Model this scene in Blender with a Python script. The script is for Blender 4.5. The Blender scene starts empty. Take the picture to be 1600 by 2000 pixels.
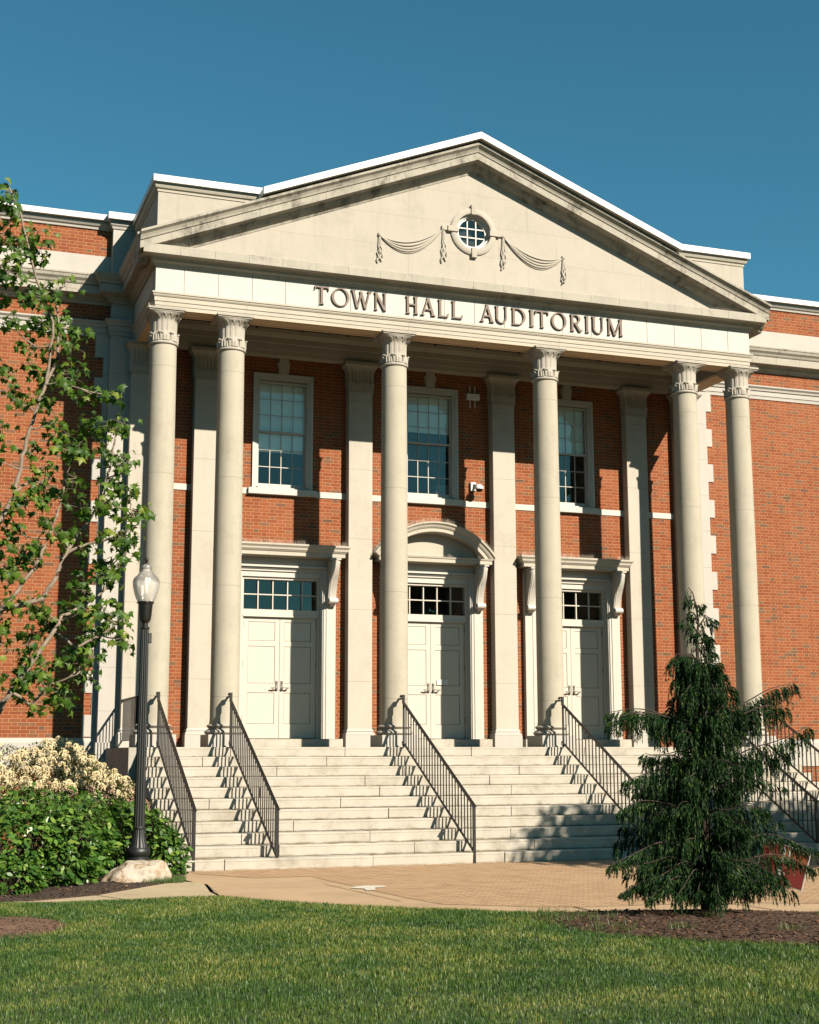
import bpy, math, random
import numpy as np
from mathutils import Vector, Matrix
R = math.radians
random.seed(7)
rng = np.random.default_rng(11)
S = bpy.context.scene
COL = S.collection

# ------------------------------------------------------------------ camera
YAW, PITCH, ROLL = 0.3443, 0.1692, -0.0023
cam = bpy.data.cameras.new("camera")
cam.sensor_fit = 'VERTICAL'
cam.sensor_height = 24.0
cam.lens = 24.0 * 2778.9 / 2000.0
cam.clip_start = 0.1
cam.clip_end = 2000.0
camo = bpy.data.objects.new("camera", cam)
COL.objects.link(camo)
fwh = Vector((math.sin(YAW), math.cos(YAW), 0))
fwd = fwh * math.cos(PITCH) + Vector((0, 0, math.sin(PITCH)))
upv = -fwh * math.sin(PITCH) + Vector((0, 0, math.cos(PITCH)))
rgt = Vector((math.cos(YAW), -math.sin(YAW), 0))
r2 = rgt * math.cos(ROLL) + upv * math.sin(ROLL)
u2 = -rgt * math.sin(ROLL) + upv * math.cos(ROLL)
m = Matrix((r2, u2, -fwd)).transposed().to_4x4()
m.translation = Vector((-10.1685, -24.8119, 1.6593))
camo.matrix_world = m
S.camera = camo

# ------------------------------------------------------------------ world, sun
SUN_T = Vector((-.467, 1.0, -.72))            # direction the sunlight travels
el = math.atan2(.72, math.hypot(.467, 1.0))
w = bpy.data.worlds.new("World"); S.world = w; w.use_nodes = True
nt = w.node_tree; bg = nt.nodes['Background']
sky = nt.nodes.new('ShaderNodeTexSky'); sky.sky_type = 'NISHITA'; sky.sun_disc = False
sky.sun_elevation = el; sky.sun_rotation = math.atan2(.467, -1.0)
sky.altitude = 50; sky.air_density = 1.0; sky.dust_density = 0.3; sky.ozone_density = 1.8
mx = nt.nodes.new('ShaderNodeMix'); mx.data_type = 'RGBA'; mx.blend_type = 'MULTIPLY'
mx.inputs[0].default_value = 1.0
nt.links.new(sky.outputs[0], mx.inputs[6]); mx.inputs[7].default_value = (.35, .84, .81, 1)
nt.links.new(mx.outputs[2], bg.inputs[0]); bg.inputs[1].default_value = 0.050
sl = bpy.data.lights.new("sun", 'SUN'); sl.energy = 5.0; sl.angle = R(0.5); sl.color = (1.0, .90, .75)
so = bpy.data.objects.new("sun", sl); COL.objects.link(so)
so.rotation_euler = SUN_T.to_track_quat('-Z', 'Y').to_euler()
so.location = (20, -40, 30)
S.view_settings.view_transform = 'Standard'; S.view_settings.look = 'None'
S.view_settings.gamma = 1.0; S.view_settings.exposure = 1.27; S.cycles.diffuse_bounces = 1; S.cycles.max_bounces = 8; S.view_settings.use_curve_mapping = False

# ------------------------------------------------------------------ mesh helpers
class MB:
    def __init__(s): s.v = []; s.f = []
    def add(s, vs, fs):
        n = len(s.v); s.v += [tuple(map(float, p)) for p in vs]; s.f += [tuple(i + n for i in f) for f in fs]; return s
    def box(s, x0, x1, y0, y1, z0, z1):
        vs = [(x0,y0,z0),(x1,y0,z0),(x1,y1,z0),(x0,y1,z0),(x0,y0,z1),(x1,y0,z1),(x1,y1,z1),(x0,y1,z1)]
        return s.add(vs, [(0,3,2,1),(4,5,6,7),(0,1,5,4),(1,2,6,5),(2,3,7,6),(3,0,4,7)])
    def bbox(s, x0, x1, y0, y1, z0, z1, b=.006):
        """box whose front edges (towards -y) are chamfered"""
        vs=[]
        for (i,y) in ((b,y0),(0,y0+b),(0,y1)):
            vs += [(x0+i,y,z0+i),(x1-i,y,z0+i),(x1-i,y,z1-i),(x0+i,y,z1-i)]
        fs=[(0,1,2,3)]
        for k in (0,4):
            for j in range(4):
                a=k+j;b2=k+(j+1)%4
                fs.append((a,a+4,b2+4,b2))
        fs.append((11,10,9,8))
        return s.add(vs,fs)
    def prism_y(s, poly, y0, y1):
        """polygon of (x,z), extruded from y0 (front) to y1"""
        n=len(poly)
        vs=[(x,y0,z) for x,z in poly]+[(x,y1,z) for x,z in poly]
        fs=[tuple(range(n)),tuple(range(2*n-1,n-1,-1))]
        fs+=[(i,n+i,n+(i+1)%n,(i+1)%n) for i in range(n)]
        return s.add(vs,fs)
    def prism_x(s, poly, x0, x1):
        """polygon of (y,z), extruded in x"""
        n=len(poly)
        vs=[(x0,y,z) for y,z in poly]+[(x1,y,z) for y,z in poly]
        fs=[tuple(range(n)),tuple(range(2*n-1,n-1,-1))]
        fs+=[(i,n+i,n+(i+1)%n,(i+1)%n) for i in range(n)]
        return s.add(vs,fs)
    def prism_z(s, poly, z0, z1):
        n=len(poly)
        vs=[(x,y,z0) for x,y in poly]+[(x,y,z1) for x,y in poly]
        fs=[tuple(range(n)),tuple(range(2*n-1,n-1,-1))]
        fs+=[(i,n+i,n+(i+1)%n,(i+1)%n) for i in range(n)]
        return s.add(vs,fs)
    def lathe(s, cx, cy, prof, n=32, mod=None):
        """prof: list of (r,z)"""
        vs=[]
        for r,z in prof:
            for k in range(n):
                a=2*math.pi*k/n
                rr=mod(r,z,a) if mod else r
                vs.append((cx+rr*math.cos(a),cy+rr*math.sin(a),z))
        fs=[]
        for i in range(len(prof)-1):
            for k in range(n):
                a=i*n+k;b=i*n+(k+1)%n
                fs.append((a,b,b+n,a+n))
        fs.append(tuple(range(n-1,-1,-1))); fs.append(tuple(range((len(prof)-1)*n,len(prof)*n)))
        return s.add(vs,fs)
    def sweep(s, path, prof, caps=True):
        """path in plan (x,y) walked left to right in front; outward is to the right hand (-y side).
           prof: closed polygon of (out,z), mitred at the corners"""
        P=[Vector(p) for p in path]; n=len(prof); vs=[]
        for i,p in enumerate(P):
            d0=(p-P[i-1]).normalized() if i>0 else None
            d1=(P[i+1]-p).normalized() if i<len(P)-1 else None
            if d0 is None: d0=d1
            if d1 is None: d1=d0
            n0=Vector((d0.y,-d0.x)); n1=Vector((d1.y,-d1.x))
            mm=(n0+n1); mm=mm/max(.2,(1+n0.dot(n1)))
            for o,z in prof: vs.append((p.x+mm.x*o,p.y+mm.y*o,z))
        fs=[]
        for i in range(len(P)-1):
            for k in range(n):
                a=i*n+k;b=i*n+(k+1)%n
                fs.append((a,a+n,b+n,b))
        if caps: fs.append(tuple(range(n))); fs.append(tuple(range(len(P)*n-1,(len(P)-1)*n-1,-1)))
        return s.add(vs,fs)
    def tube(s, pts, rad, n=6):
        """tube through pts; rad a number or a list"""
        P=[Vector(p) for p in pts]; vs=[]
        for i,p in enumerate(P):
            t=(P[min(i+1,len(P)-1)]-P[max(i-1,0)]).normalized()
            a=t.cross(Vector((0.13,0.21,1))) if abs(t.z)<.95 else t.cross(Vector((1,0,0)))
            a.normalize(); b=t.cross(a)
            r=rad[i] if isinstance(rad,(list,tuple)) else rad
            for k in range(n):
                q=2*math.pi*k/n+.4
                vs.append(tuple(p+a*(r*math.cos(q))+b*(r*math.sin(q))))
        fs=[]
        for i in range(len(P)-1):
            for k in range(n):
                a=i*n+k;b=i*n+(k+1)%n
                fs.append((a,b,b+n,a+n))
        fs.append(tuple(range(n-1,-1,-1))); fs.append(tuple(range((len(P)-1)*n,len(P)*n)))
        return s.add(vs,fs)
    def bar(s, a, b, wx, wt):
        """bar of rectangular section from a to b: wx across x, wt the other way"""
        a=Vector(a);b=Vector(b);t=(b-a).normalized()
        X=Vector((1,0,0)) if abs(t.x)<.9 else Vector((0,1,0))
        N=t.cross(X).normalized(); X=N.cross(t)
        vs=[tuple(p+X*(sx*wx/2)+N*(sn*wt/2)) for p in (a,b) for sx,sn in ((-1,-1),(1,-1),(1,1),(-1,1))]
        return s.add(vs,[(0,1,2,3),(7,6,5,4),(0,4,5,1),(1,5,6,2),(2,6,7,3),(3,7,4,0)])

def fix_normals(me):
    import bmesh
    bm=bmesh.new(); bm.from_mesh(me)
    bmesh.ops.recalc_face_normals(bm, faces=bm.faces)
    bm.to_mesh(me); bm.free()

def obj(name, mb, mat, parent=None, smooth=None, label=None, fix=True):
    me=bpy.data.meshes.new(name); me.from_pydata(mb.v,[],mb.f); me.update()
    if fix: fix_normals(me)
    me.materials.append(mat)
    if smooth:
        me.shade_smooth(); me.set_sharp_from_angle(angle=R(smooth))
    o=bpy.data.objects.new(name,me); COL.objects.link(o)
    if parent: o.parent=parent; o.matrix_parent_inverse=pinv(parent)
    if label: o['label']=label
    return o
def pinv(parent):
    # parts are modelled in world coordinates; keep them there
    M=Matrix.Identity(4); p=parent
    while p is not None:
        M=p.matrix_parent_inverse @ p.matrix_basis @ M if p.parent else p.matrix_basis @ M
        p=p.parent
    return M.inverted()
def npobj(name, V, F, mat, parent=None, nper=3, smooth=False):
    """big meshes from numpy arrays; F (k,nper)"""
    me=bpy.data.meshes.new(name)
    V=np.ascontiguousarray(V,dtype=np.float32); F=np.ascontiguousarray(F,dtype=np.int32)
    me.vertices.add(len(V)); me.vertices.foreach_set('co',V.ravel())
    me.loops.add(F.size); me.loops.foreach_set('vertex_index',F.ravel())
    me.polygons.add(len(F)); me.polygons.foreach_set('loop_start',np.arange(0,F.size,nper,dtype=np.int32))
    me.update(calc_edges=True); me.materials.append(mat)
    if smooth: me.shade_smooth()
    o=bpy.data.objects.new(name,me); COL.objects.link(o)
    if parent: o.parent=parent; o.matrix_parent_inverse=pinv(parent)
    return o
def thing(name,label,cat,loc=(0,0,0),group=None):
    o=bpy.data.objects.new(name,None); COL.objects.link(o); o.location=loc
    o.empty_display_size=.2
    o['label']=label; o['category']=cat
    if group: o['group']=group
    return o
def tag(o,label,cat,group=None):
    o['label']=label;o['category']=cat
    if group:o['group']=group
    return o
def setting(o,kind='structure'):
    o['kind']=kind; return o

# ------------------------------------------------------------------ materials
GK=.64      # all painted and stone surfaces share one reflectance scale
def newmat(name):
    mt=bpy.data.materials.new(name); mt.use_nodes=True
    return mt, mt.node_tree, mt.node_tree.nodes, mt.node_tree.links, mt.node_tree.nodes['Principled BSDF']
def N(nodes,t,**k):
    n=nodes.new(t)
    for a,b in k.items(): setattr(n,a,b)
    return n
def mathn(nt,op,a,b=None,c=None,clamp=False):
    n=nt.nodes.new('ShaderNodeMath'); n.operation=op; n.use_clamp=clamp
    for i,x in enumerate((a,b,c)):
        if x is None: continue
        if isinstance(x,(int,float)): n.inputs[i].default_value=x
        else: nt.links.new(x,n.inputs[i])
    return n.outputs[0]
def mixc(nt,fac,a,b,mode='MIX'):
    n=nt.nodes.new('ShaderNodeMix'); n.data_type='RGBA'; n.blend_type=mode
    if isinstance(fac,(int,float)): n.inputs[0].default_value=fac
    else: nt.links.new(fac,n.inputs[0])
    for i,x in ((6,a),(7,b)):
        if isinstance(x,tuple): n.inputs[i].default_value=(*x[:3],1)
        else: nt.links.new(x,n.inputs[i])
    return n.outputs[2]
def noise(nt,vec,scale,detail=4,rough=.55,dist=0):
    n=nt.nodes.new('ShaderNodeTexNoise'); n.inputs['Scale'].default_value=scale
    n.inputs['Detail'].default_value=detail; n.inputs['Roughness'].default_value=rough; n.inputs['Distortion'].default_value=dist
    if vec is not None: nt.links.new(vec,n.inputs['Vector'])
    return n.outputs['Fac']
def ramp(nt,fac,stops):
    n=nt.nodes.new('ShaderNodeValToRGB'); cr=n.color_ramp
    while len(cr.elements)<len(stops): cr.elements.new(.5)
    for e,(p,c) in zip(cr.elements,stops):
        e.position=p; e.color=(*c,1) if len(c)==3 else c
    nt.links.new(fac,n.inputs[0]); return n.outputs[0]
def smooth(nt,x,a,b,o0=0.,o1=1.):
    n=nt.nodes.new('ShaderNodeMapRange'); n.interpolation_type='SMOOTHSTEP'
    nt.links.new(x,n.inputs[0]); n.inputs[1].default_value=a;n.inputs[2].default_value=b
    n.inputs[3].default_value=o0;n.inputs[4].default_value=o1; return n.outputs[0]
def pos(nt):
    g=nt.nodes.new('ShaderNodeNewGeometry'); return g.outputs['Position'],g
def scalev(nt,v,s):
    n=nt.nodes.new('ShaderNodeVectorMath'); n.operation='MULTIPLY'; nt.links.new(v,n.inputs[0]); n.inputs[1].default_value=s; return n.outputs[0]
def bump(nt,b,h,strength=.3,dist=.01):
    n=nt.nodes.new('ShaderNodeBump'); n.inputs['Strength'].default_value=strength; n.inputs['Distance'].default_value=dist
    nt.links.new(h,n.inputs['Height']); nt.links.new(n.outputs[0],b.inputs['Normal'])

def joint_mask(nt,s,period,off,half):
    x=mathn(nt,'SUBTRACT',s,off); x=mathn(nt,'DIVIDE',x,period); x=mathn(nt,'FRACT',x)
    x=mathn(nt,'SUBTRACT',x,.5); x=mathn(nt,'ABSOLUTE',x); x=mathn(nt,'SUBTRACT',.5,x)   # 0 at joint
    x=mathn(nt,'MULTIPLY',x,period)
    return smooth(nt,x,half*.5,half*1.5,1,0)

def stone(name,col,jw=None,jwo=0.,jh=None,jho=0.,stagger=False,grime=0.,grime_col=(.05,.045,.035),jcol=None,jhalf=.004,var=.12,rough=.85,gmix=None):
    col=tuple(q*GK for q in col)
    if jcol: jcol=tuple(q*GK for q in jcol)
    mt,nt,nd,lk,b=newmat(name)
    P,g=pos(nt); sep=N(nd,'ShaderNodeSeparateXYZ'); lk.new(P,sep.inputs[0])
    x,y,z=sep.outputs
    s=mathn(nt,'ADD',x,y)
    n1=noise(nt,P,1.7,5,.6); n2=noise(nt,P,14,5,.65); n3=noise(nt,scalev(nt,P,(6,6,.7)),1.5,4,.6)
    a=mathn(nt,'ADD',mathn(nt,'MULTIPLY',n1,.5),mathn(nt,'MULTIPLY',n2,.25)); a=mathn(nt,'ADD',a,mathn(nt,'MULTIPLY',n3,.25))
    dk=tuple(c*(1-var*2.2) for c in col); lt=tuple(min(1,c*(1+var*.9)) for c in col)
    c=ramp(nt,a,[(.3,dk),(.5,col),(.68,lt)])
    h=mathn(nt,'MULTIPLY',noise(nt,P,60,3,.7),.5)
    if jw or jh:
        msk=None
        if jh:
            mh=joint_mask(nt,z,jh,jho,jhalf); msk=mh
        if jw:
            ss=s
            if stagger:
                row=mathn(nt,'FLOOR',mathn(nt,'DIVIDE',mathn(nt,'SUBTRACT',z,jho),jh))
                ss=mathn(nt,'ADD',s,mathn(nt,'MULTIPLY',mathn(nt,'MODULO',row,2.0),jw*.5))
            mw=joint_mask(nt,ss,jw,jwo,jhalf); msk=mw if msk is None else mathn(nt,'MAXIMUM',msk,mw)
            # slight block to block tone
            cell=mathn(nt,'FLOOR',mathn(nt,'DIVIDE',mathn(nt,'SUBTRACT',ss,jwo),jw))
            wn=N(nd,'ShaderNodeTexWhiteNoise',noise_dimensions='2D')
            cv=N(nd,'ShaderNodeCombineXYZ'); lk.new(cell,cv.inputs[0])
            if jh: lk.new(mathn(nt,'FLOOR',mathn(nt,'DIVIDE',mathn(nt,'SUBTRACT',z,jho),jh)),cv.inputs[1])
            lk.new(cv.outputs[0],wn.inputs['Vector'])
            c=mixc(nt,mathn(nt,'MULTIPLY',wn.outputs['Value'],var*.9),c,tuple(q*.6 for q in col))
        c=mixc(nt,mathn(nt,'MULTIPLY',msk,.75),c,jcol or tuple(q*.35 for q in col))
        h=mathn(nt,'SUBTRACT',h,mathn(nt,'MULTIPLY',msk,1.5))
    if grime:
        gn=noise(nt,scalev(nt,P,(1.6,1.6,1.1)),1.6,7,.72); g2=noise(nt,P,9,6,.7)
        gm=smooth(nt,mathn(nt,'ADD',mathn(nt,'MULTIPLY',gn,.75),mathn(nt,'MULTIPLY',g2,.25)),.60-.18*grime,.74-.12*grime)
        c=mixc(nt,mathn(nt,'MULTIPLY',gm,gmix or min(1,.6+grime*.3)),c,grime_col)
    lk.new(c,b.inputs['Base Color']); b.inputs['Roughness'].default_value=rough
    b.inputs['Specular IOR Level'].default_value=.25
    bump(nt,b,h,.35,.004)
    return mt

def brick_mat(name,bright=1.0):
    mt,nt,nd,lk,b=newmat(name)
    P,g=pos(nt); sep=N(nd,'ShaderNodeSeparateXYZ'); lk.new(P,sep.inputs[0]); x,y,z=sep.outputs
    wob=noise(nt,scalev(nt,P,(1,1,1)),9,3,.6)
    s=mathn(nt,'ADD',mathn(nt,'ADD',x,y),mathn(nt,'MULTIPLY',wob,.012))
    zz=mathn(nt,'ADD',mathn(nt,'ADD',z,20.0),mathn(nt,'MULTIPLY',noise(nt,P,5,3,.6),.008))
    H=.0677; PR=.325
    rz=mathn(nt,'DIVIDE',zz,H); row=mathn(nt,'FLOOR',rz); fz=mathn(nt,'MULTIPLY',mathn(nt,'FRACT',rz),H)
    uu=mathn(nt,'ADD',mathn(nt,'DIVIDE',mathn(nt,'ADD',s,40.0),PR),mathn(nt,'MULTIPLY',mathn(nt,'MODULO',row,2.0),.5))
    cell=mathn(nt,'FLOOR',uu); fr=mathn(nt,'MULTIPLY',mathn(nt,'FRACT',uu),PR)
    isH=mathn(nt,'GREATER_THAN',fr,.2165)
    loc=mathn(nt,'SUBTRACT',fr,mathn(nt,'MULTIPLY',isH,.2165))
    wid=mathn(nt,'SUBTRACT',.2165,mathn(nt,'MULTIPLY',isH,.108))
    du=mathn(nt,'MINIMUM',loc,mathn(nt,'SUBTRACT',wid,loc)); dz=mathn(nt,'MINIMUM',fz,mathn(nt,'SUBTRACT',H,fz))
    d=mathn(nt,'MINIMUM',du,dz); d=mathn(nt,'ADD',d,mathn(nt,'MULTIPLY',mathn(nt,'SUBTRACT',noise(nt,P,70,2,.6),.5),.004))
    mort=smooth(nt,d,.0032,.006,1,0)
    cv=N(nd,'ShaderNodeCombineXYZ'); lk.new(mathn(nt,'ADD',mathn(nt,'MULTIPLY',cell,2.0),isH),cv.inputs[0]); lk.new(row,cv.inputs[1])
    wn=N(nd,'ShaderNodeTexWhiteNoise',noise_dimensions='3D'); lk.new(cv.outputs[0],wn.inputs['Vector'])
    k=bright
    c=ramp(nt,wn.outputs['Value'],[(0,(.31*k,.072*k,.028*k)),(.35,(.37*k,.093*k,.034*k)),(.62,(.44*k,.125*k,.046*k)),(.80,(.38*k,.12*k,.055*k)),(.875,(.32*k,.12*k,.055*k)),(.90,(.11,.065,.038)),(1.0,(.055,.04,.028))])
    nd[-1]
    c=mixc(nt,mathn(nt,'MULTIPLY',noise(nt,P,40,4,.7),.35),c,(.2,.07,.035))
    big=noise(nt,P,.5,4,.6); c=mixc(nt,smooth(nt,noise(nt,scalev(nt,P,(2.2,2.2,.5)),1.2,5,.7),.52,.75,0,.35),c,(.10,.055,.034))
    c=mixc(nt,smooth(nt,big,.45,.75,0,.25),c,(.26,.09,.042))
    mc=mixc(nt,noise(nt,P,3,3,.6),(.34,.185,.09),(.23,.13,.063))
    c=mixc(nt,mort,c,mc); lk.new(c,b.inputs['Base Color'])
    b.inputs['Roughness'].default_value=.9; b.inputs['Specular IOR Level'].default_value=.2
    h=mathn(nt,'ADD',mathn(nt,'MULTIPLY',mort,-1.0),mathn(nt,'MULTIPLY',noise(nt,P,80,3,.7),.4))
    h=mathn(nt,'ADD',h,mathn(nt,'MULTIPLY',wn.outputs['Value'],.35))
    bump(nt,b,h,.6,.006)
    return mt

def plain(name,col,rough=.5,metal=0.,var=.1,vs=6.,bm=0.,spec=.5):
    col=tuple(q*GK for q in col)
    mt,nt,nd,lk,b=newmat(name)
    P,g=pos(nt); n=noise(nt,P,vs,5,.6)
    c=ramp(nt,n,[(.3,tuple(q*(1-var) for q in col)),(.7,tuple(min(1,q*(1+var)) for q in col))])
    lk.new(c,b.inputs['Base Color']); b.inputs['Roughness'].default_value=rough; b.inputs['Metallic'].default_value=metal
    b.inputs['Specular IOR Level'].default_value=spec
    if bm: bump(nt,b,noise(nt,P,vs*8,4,.7),bm,.004)
    return mt

def leafmat(name,stops,trans=.35,rough=.45,tcol=None,patch=0.,gk=.72,spec=.35):
    stops=[(p,tuple(q*gk for q in c)) for p,c in stops]
    mt,nt,nd,lk,b=newmat(name)
    P,g=pos(nt)
    r=g.outputs['Random Per Island']
    if patch:
        r=mathn(nt,'ADD',mathn(nt,'MULTIPLY',r,1-patch),mathn(nt,'MULTIPLY',smooth(nt,noise(nt,P,1.3,5,.7),.36,.64),patch))
    c=ramp(nt,r,stops)
    lk.new(c,b.inputs['Base Color']); b.inputs['Roughness'].default_value=rough; b.inputs['Specular IOR Level'].default_value=spec
    t=N(nd,'ShaderNodeBsdfTranslucent'); tc=mixc(nt,1.0,c,tcol or (1.3,1.5,.5),'MULTIPLY'); lk.new(tc,t.inputs[0])
    ms=N(nd,'ShaderNodeMixShader'); ms.inputs[0].default_value=trans
    lk.new(b.outputs[0],ms.inputs[1]); lk.new(t.outputs[0],ms.inputs[2]); lk.new(ms.outputs[0],nd['Material Output'].inputs[0])
    return mt

def granite():
    mt,nt,nd,lk,b=newmat('granite step'); P,g=pos(nt); sep=N(nd,'ShaderNodeSeparateXYZ'); lk.new(P,sep.inputs[0]); z=sep.outputs[2]
    col=(.31,.284,.24)
    n=noise(nt,P,2.2,6,.7); n2=noise(nt,P,120,2,.8)
    c=ramp(nt,mathn(nt,'ADD',mathn(nt,'MULTIPLY',n,.6),mathn(nt,'MULTIPLY',n2,.4)),[(.30,(.175,.153,.118)),(.48,col),(.66,(.36,.335,.29))])
    # dirt that gathers along the foot of each riser, broken up
    rs=1.8/11; fz=mathn(nt,'FRACT',mathn(nt,'DIVIDE',mathn(nt,'ADD',z,.002),rs))
    low=smooth(nt,fz,.0,.22,1,0); br=smooth(nt,noise(nt,scalev(nt,P,(1.3,1.3,4)),3,6,.75),.40,.56)
    c=mixc(nt,mathn(nt,'MULTIPLY',mathn(nt,'MULTIPLY',low,br),.8),c,(.12,.088,.048))
    st=smooth(nt,noise(nt,scalev(nt,P,(2.5,2.5,1.2)),1.3,7,.75),.58,.74,0,.5); c=mixc(nt,st,c,(.22,.175,.115))
    ru=smooth(nt,noise(nt,scalev(nt,P,(5,5,.8)),1.1,3,.6),.71,.78,0,.5); c=mixc(nt,ru,c,(.30,.15,.06))
    lk.new(c,b.inputs['Base Color']); b.inputs['Roughness'].default_value=.85; b.inputs['Specular IOR Level'].default_value=.25
    bump(nt,b,mathn(nt,'ADD',n2,mathn(nt,'MULTIPLY',noise(nt,P,14,4,.7),1.2)),.5,.006); return mt
M={}
LS=(.45,.405,.335)
M['stone']=stone('limestone',LS,jh=1.62,jho=.3,jhalf=.003,var=.09)
M['shaft']=stone('column limestone',(.44,.40,.32),jh=1.95,jho=.72,jhalf=.003,var=.09,grime=.3,gmix=.16,grime_col=(.13,.105,.07))
M['pil']=stone('pilaster limestone',(.50,.455,.385),jh=1.42,jho=.25,jhalf=.003,var=.08,grime=.1,gmix=.15,grime_col=(.2,.16,.11))
M['quoin']=stone('quoin limestone',(.49,.46,.415),jh=.81,jho=.05,jhalf=.003,var=.05)
M['frieze']=stone('frieze limestone',(.60,.57,.52),var=.05)
M['tymp']=stone('tympanum limestone',(.465,.42,.355),jw=1.26,jwo=.35,jh=.62,jho=.14,stagger=True,jhalf=.0028,var=.07,jcol=(.33,.27,.19),grime=.05,gmix=.12,grime_col=(.22,.18,.12))
M['arch']=stone('architrave limestone',(.50,.455,.375),jw=3.154,jwo=-1.577,jhalf=.003,var=.06)
M['corn']=stone('weathered cornice limestone',(.43,.395,.33),jw=.63,jwo=.02,jhalf=.004,var=.12,grime=.35)
M['rake']=stone('grimy raking limestone',(.42,.385,.32),jw=1.26,jwo=.2,jhalf=.005,var=.14,grime=.75)
M['cap']=stone('carved limestone',(.44,.40,.34),var=.1)
M['cheek']=stone('stained limestone',(.42,.39,.33),var=.12,grime=.1)
M['brick']=brick_mat('red brick',.43)
M['paint']=plain('off white paint',(.52,.485,.43),.45,var=.03,vs=3)
M['paintd']=plain('cream door paint',(.57,.52,.445),.4,var=.02,vs=3)
M['coping']=plain('white metal coping',(.70,.69,.66),.45,var=.04,vs=2)
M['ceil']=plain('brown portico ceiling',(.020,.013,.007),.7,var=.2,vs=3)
M['tan']=plain('bounce tinted soffit',(.60,.44,.27),.8,var=.08,vs=3)  # tan holds the warm ground bounce within the soffit colour
M['bronze']=plain('bronze letters',(.070,.037,.018),.5,.25,var=.25,vs=20)
M['iron']=plain('black painted iron',(.006,.0056,.0052),.42,.0,var=.3,vs=30)
M['post']=plain('charcoal painted cast metal',(.0075,.0085,.009),.5,.0,var=.2,vs=20)
M['steel']=plain('brushed steel',(.42,.38,.33),.35,.9,var=.1,vs=20)
M['spike']=plain('spike wire',(.42,.36,.29),.5,.3,var=.1,vs=20)
M['dark']=plain('dark interior and shade',(.03,.03,.032),.9,var=.2)  # also colours the painted shade strip under the raking coping
M['blind']=plain('pale blind',(1.3,1.36,1.3),.9,var=.06,vs=1.5)
M['paper']=plain('white paper',(.75,.74,.70),.8,var=.02)
M['mark']=plain('black lettering',(.03,.03,.03),.8)
M['gran']=granite()
M['floor']=plain('bounce setting floor',(.38,.29,.18),.8,var=.25,vs=3)  # tone chosen for the light it bounces, not for wear
M['white']=plain('white camera plastic',(.78,.77,.74),.35,var=.02)
def glassmat():
    mt,nt,nd,lk,b=newmat('window glass')
    tr=N(nd,'ShaderNodeBsdfTransparent'); tr.inputs[0].default_value=(.93,.96,.95,1)
    gl=N(nd,'ShaderNodeBsdfGlossy'); gl.inputs['Roughness'].default_value=.015; gl.inputs[0].default_value=(.9,.93,.95,1)
    P,g=pos(nt); bu=N(nd,'ShaderNodeBump'); bu.inputs['Strength'].default_value=.12; bu.inputs['Distance'].default_value=.01
    lk.new(noise(nt,P,2.2,2,.5),bu.inputs['Height']); lk.new(bu.outputs[0],gl.inputs['Normal'])
    fr=N(nd,'ShaderNodeFresnel'); fr.inputs[0].default_value=1.5
    f=mathn(nt,'ADD',mathn(nt,'MULTIPLY',fr.outputs[0],.55),.015,clamp=True)
    ms=N(nd,'ShaderNodeMixShader'); lk.new(f,ms.inputs[0]); lk.new(tr.outputs[0],ms.inputs[1]); lk.new(gl.outputs[0],ms.inputs[2])
    lk.new(ms.outputs[0],nd['Material Output'].inputs[0]); return mt
M['glass']=glassmat()
# ================================================================== BUILDING
HALL=thing('town_hall','red brick town hall with a columned limestone portico and pediment','town hall',(0,2.3,0))
WY=2.48      # wing brick face
PY=2.28      # brick face inside the portico
XF=6.19; FY=-.22
W3=3.154; CX=[-1.5*W3-1.2462,-1.5*W3,-.5*W3,.5*W3,1.5*W3,1.5*W3+1.2462]
BAYS=[-W3,0,W3]

def wall_holes(x0,x1,z0,z1,y,holes,depth=.35):
    """brick skin with real openings and reveals"""
    xs=sorted({x0,x1,*[h[0] for h in holes],*[h[1] for h in holes]}); zs=sorted({z0,z1,*[h[2] for h in holes],*[h[3] for h in holes]})
    mb=MB()
    for i in range(len(xs)-1):
        for j in range(len(zs)-1):
            cx=(xs[i]+xs[i+1])/2; cz=(zs[j]+zs[j+1])/2
            if any(h[0]<cx<h[1] and h[2]<cz<h[3] for h in holes): continue
            mb.add([(xs[i],y,zs[j]),(xs[i+1],y,zs[j]),(xs[i+1],y,zs[j+1]),(xs[i],y,zs[j+1])],[(0,1,2,3)])
    for a,b,c,d in holes:
        mb.add([(a,y,c),(b,y,c),(b,y,d),(a,y,d),(a,y+depth,c),(b,y+depth,c),(b,y+depth,d),(a,y+depth,d)],
               [(0,4,5,1),(1,5,6,2),(2,6,7,3),(3,7,4,0)])
    return mb
holes=[]
for c in BAYS: holes+=[(c-.60,c+.60,6.88,9.21),(c-.81,c+.81,1.97,5.12)]
obj('brick_wall',wall_holes(-6.22,6.22,1.80,10.1,PY,holes),M['brick'],HALL,fix=False)
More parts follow.
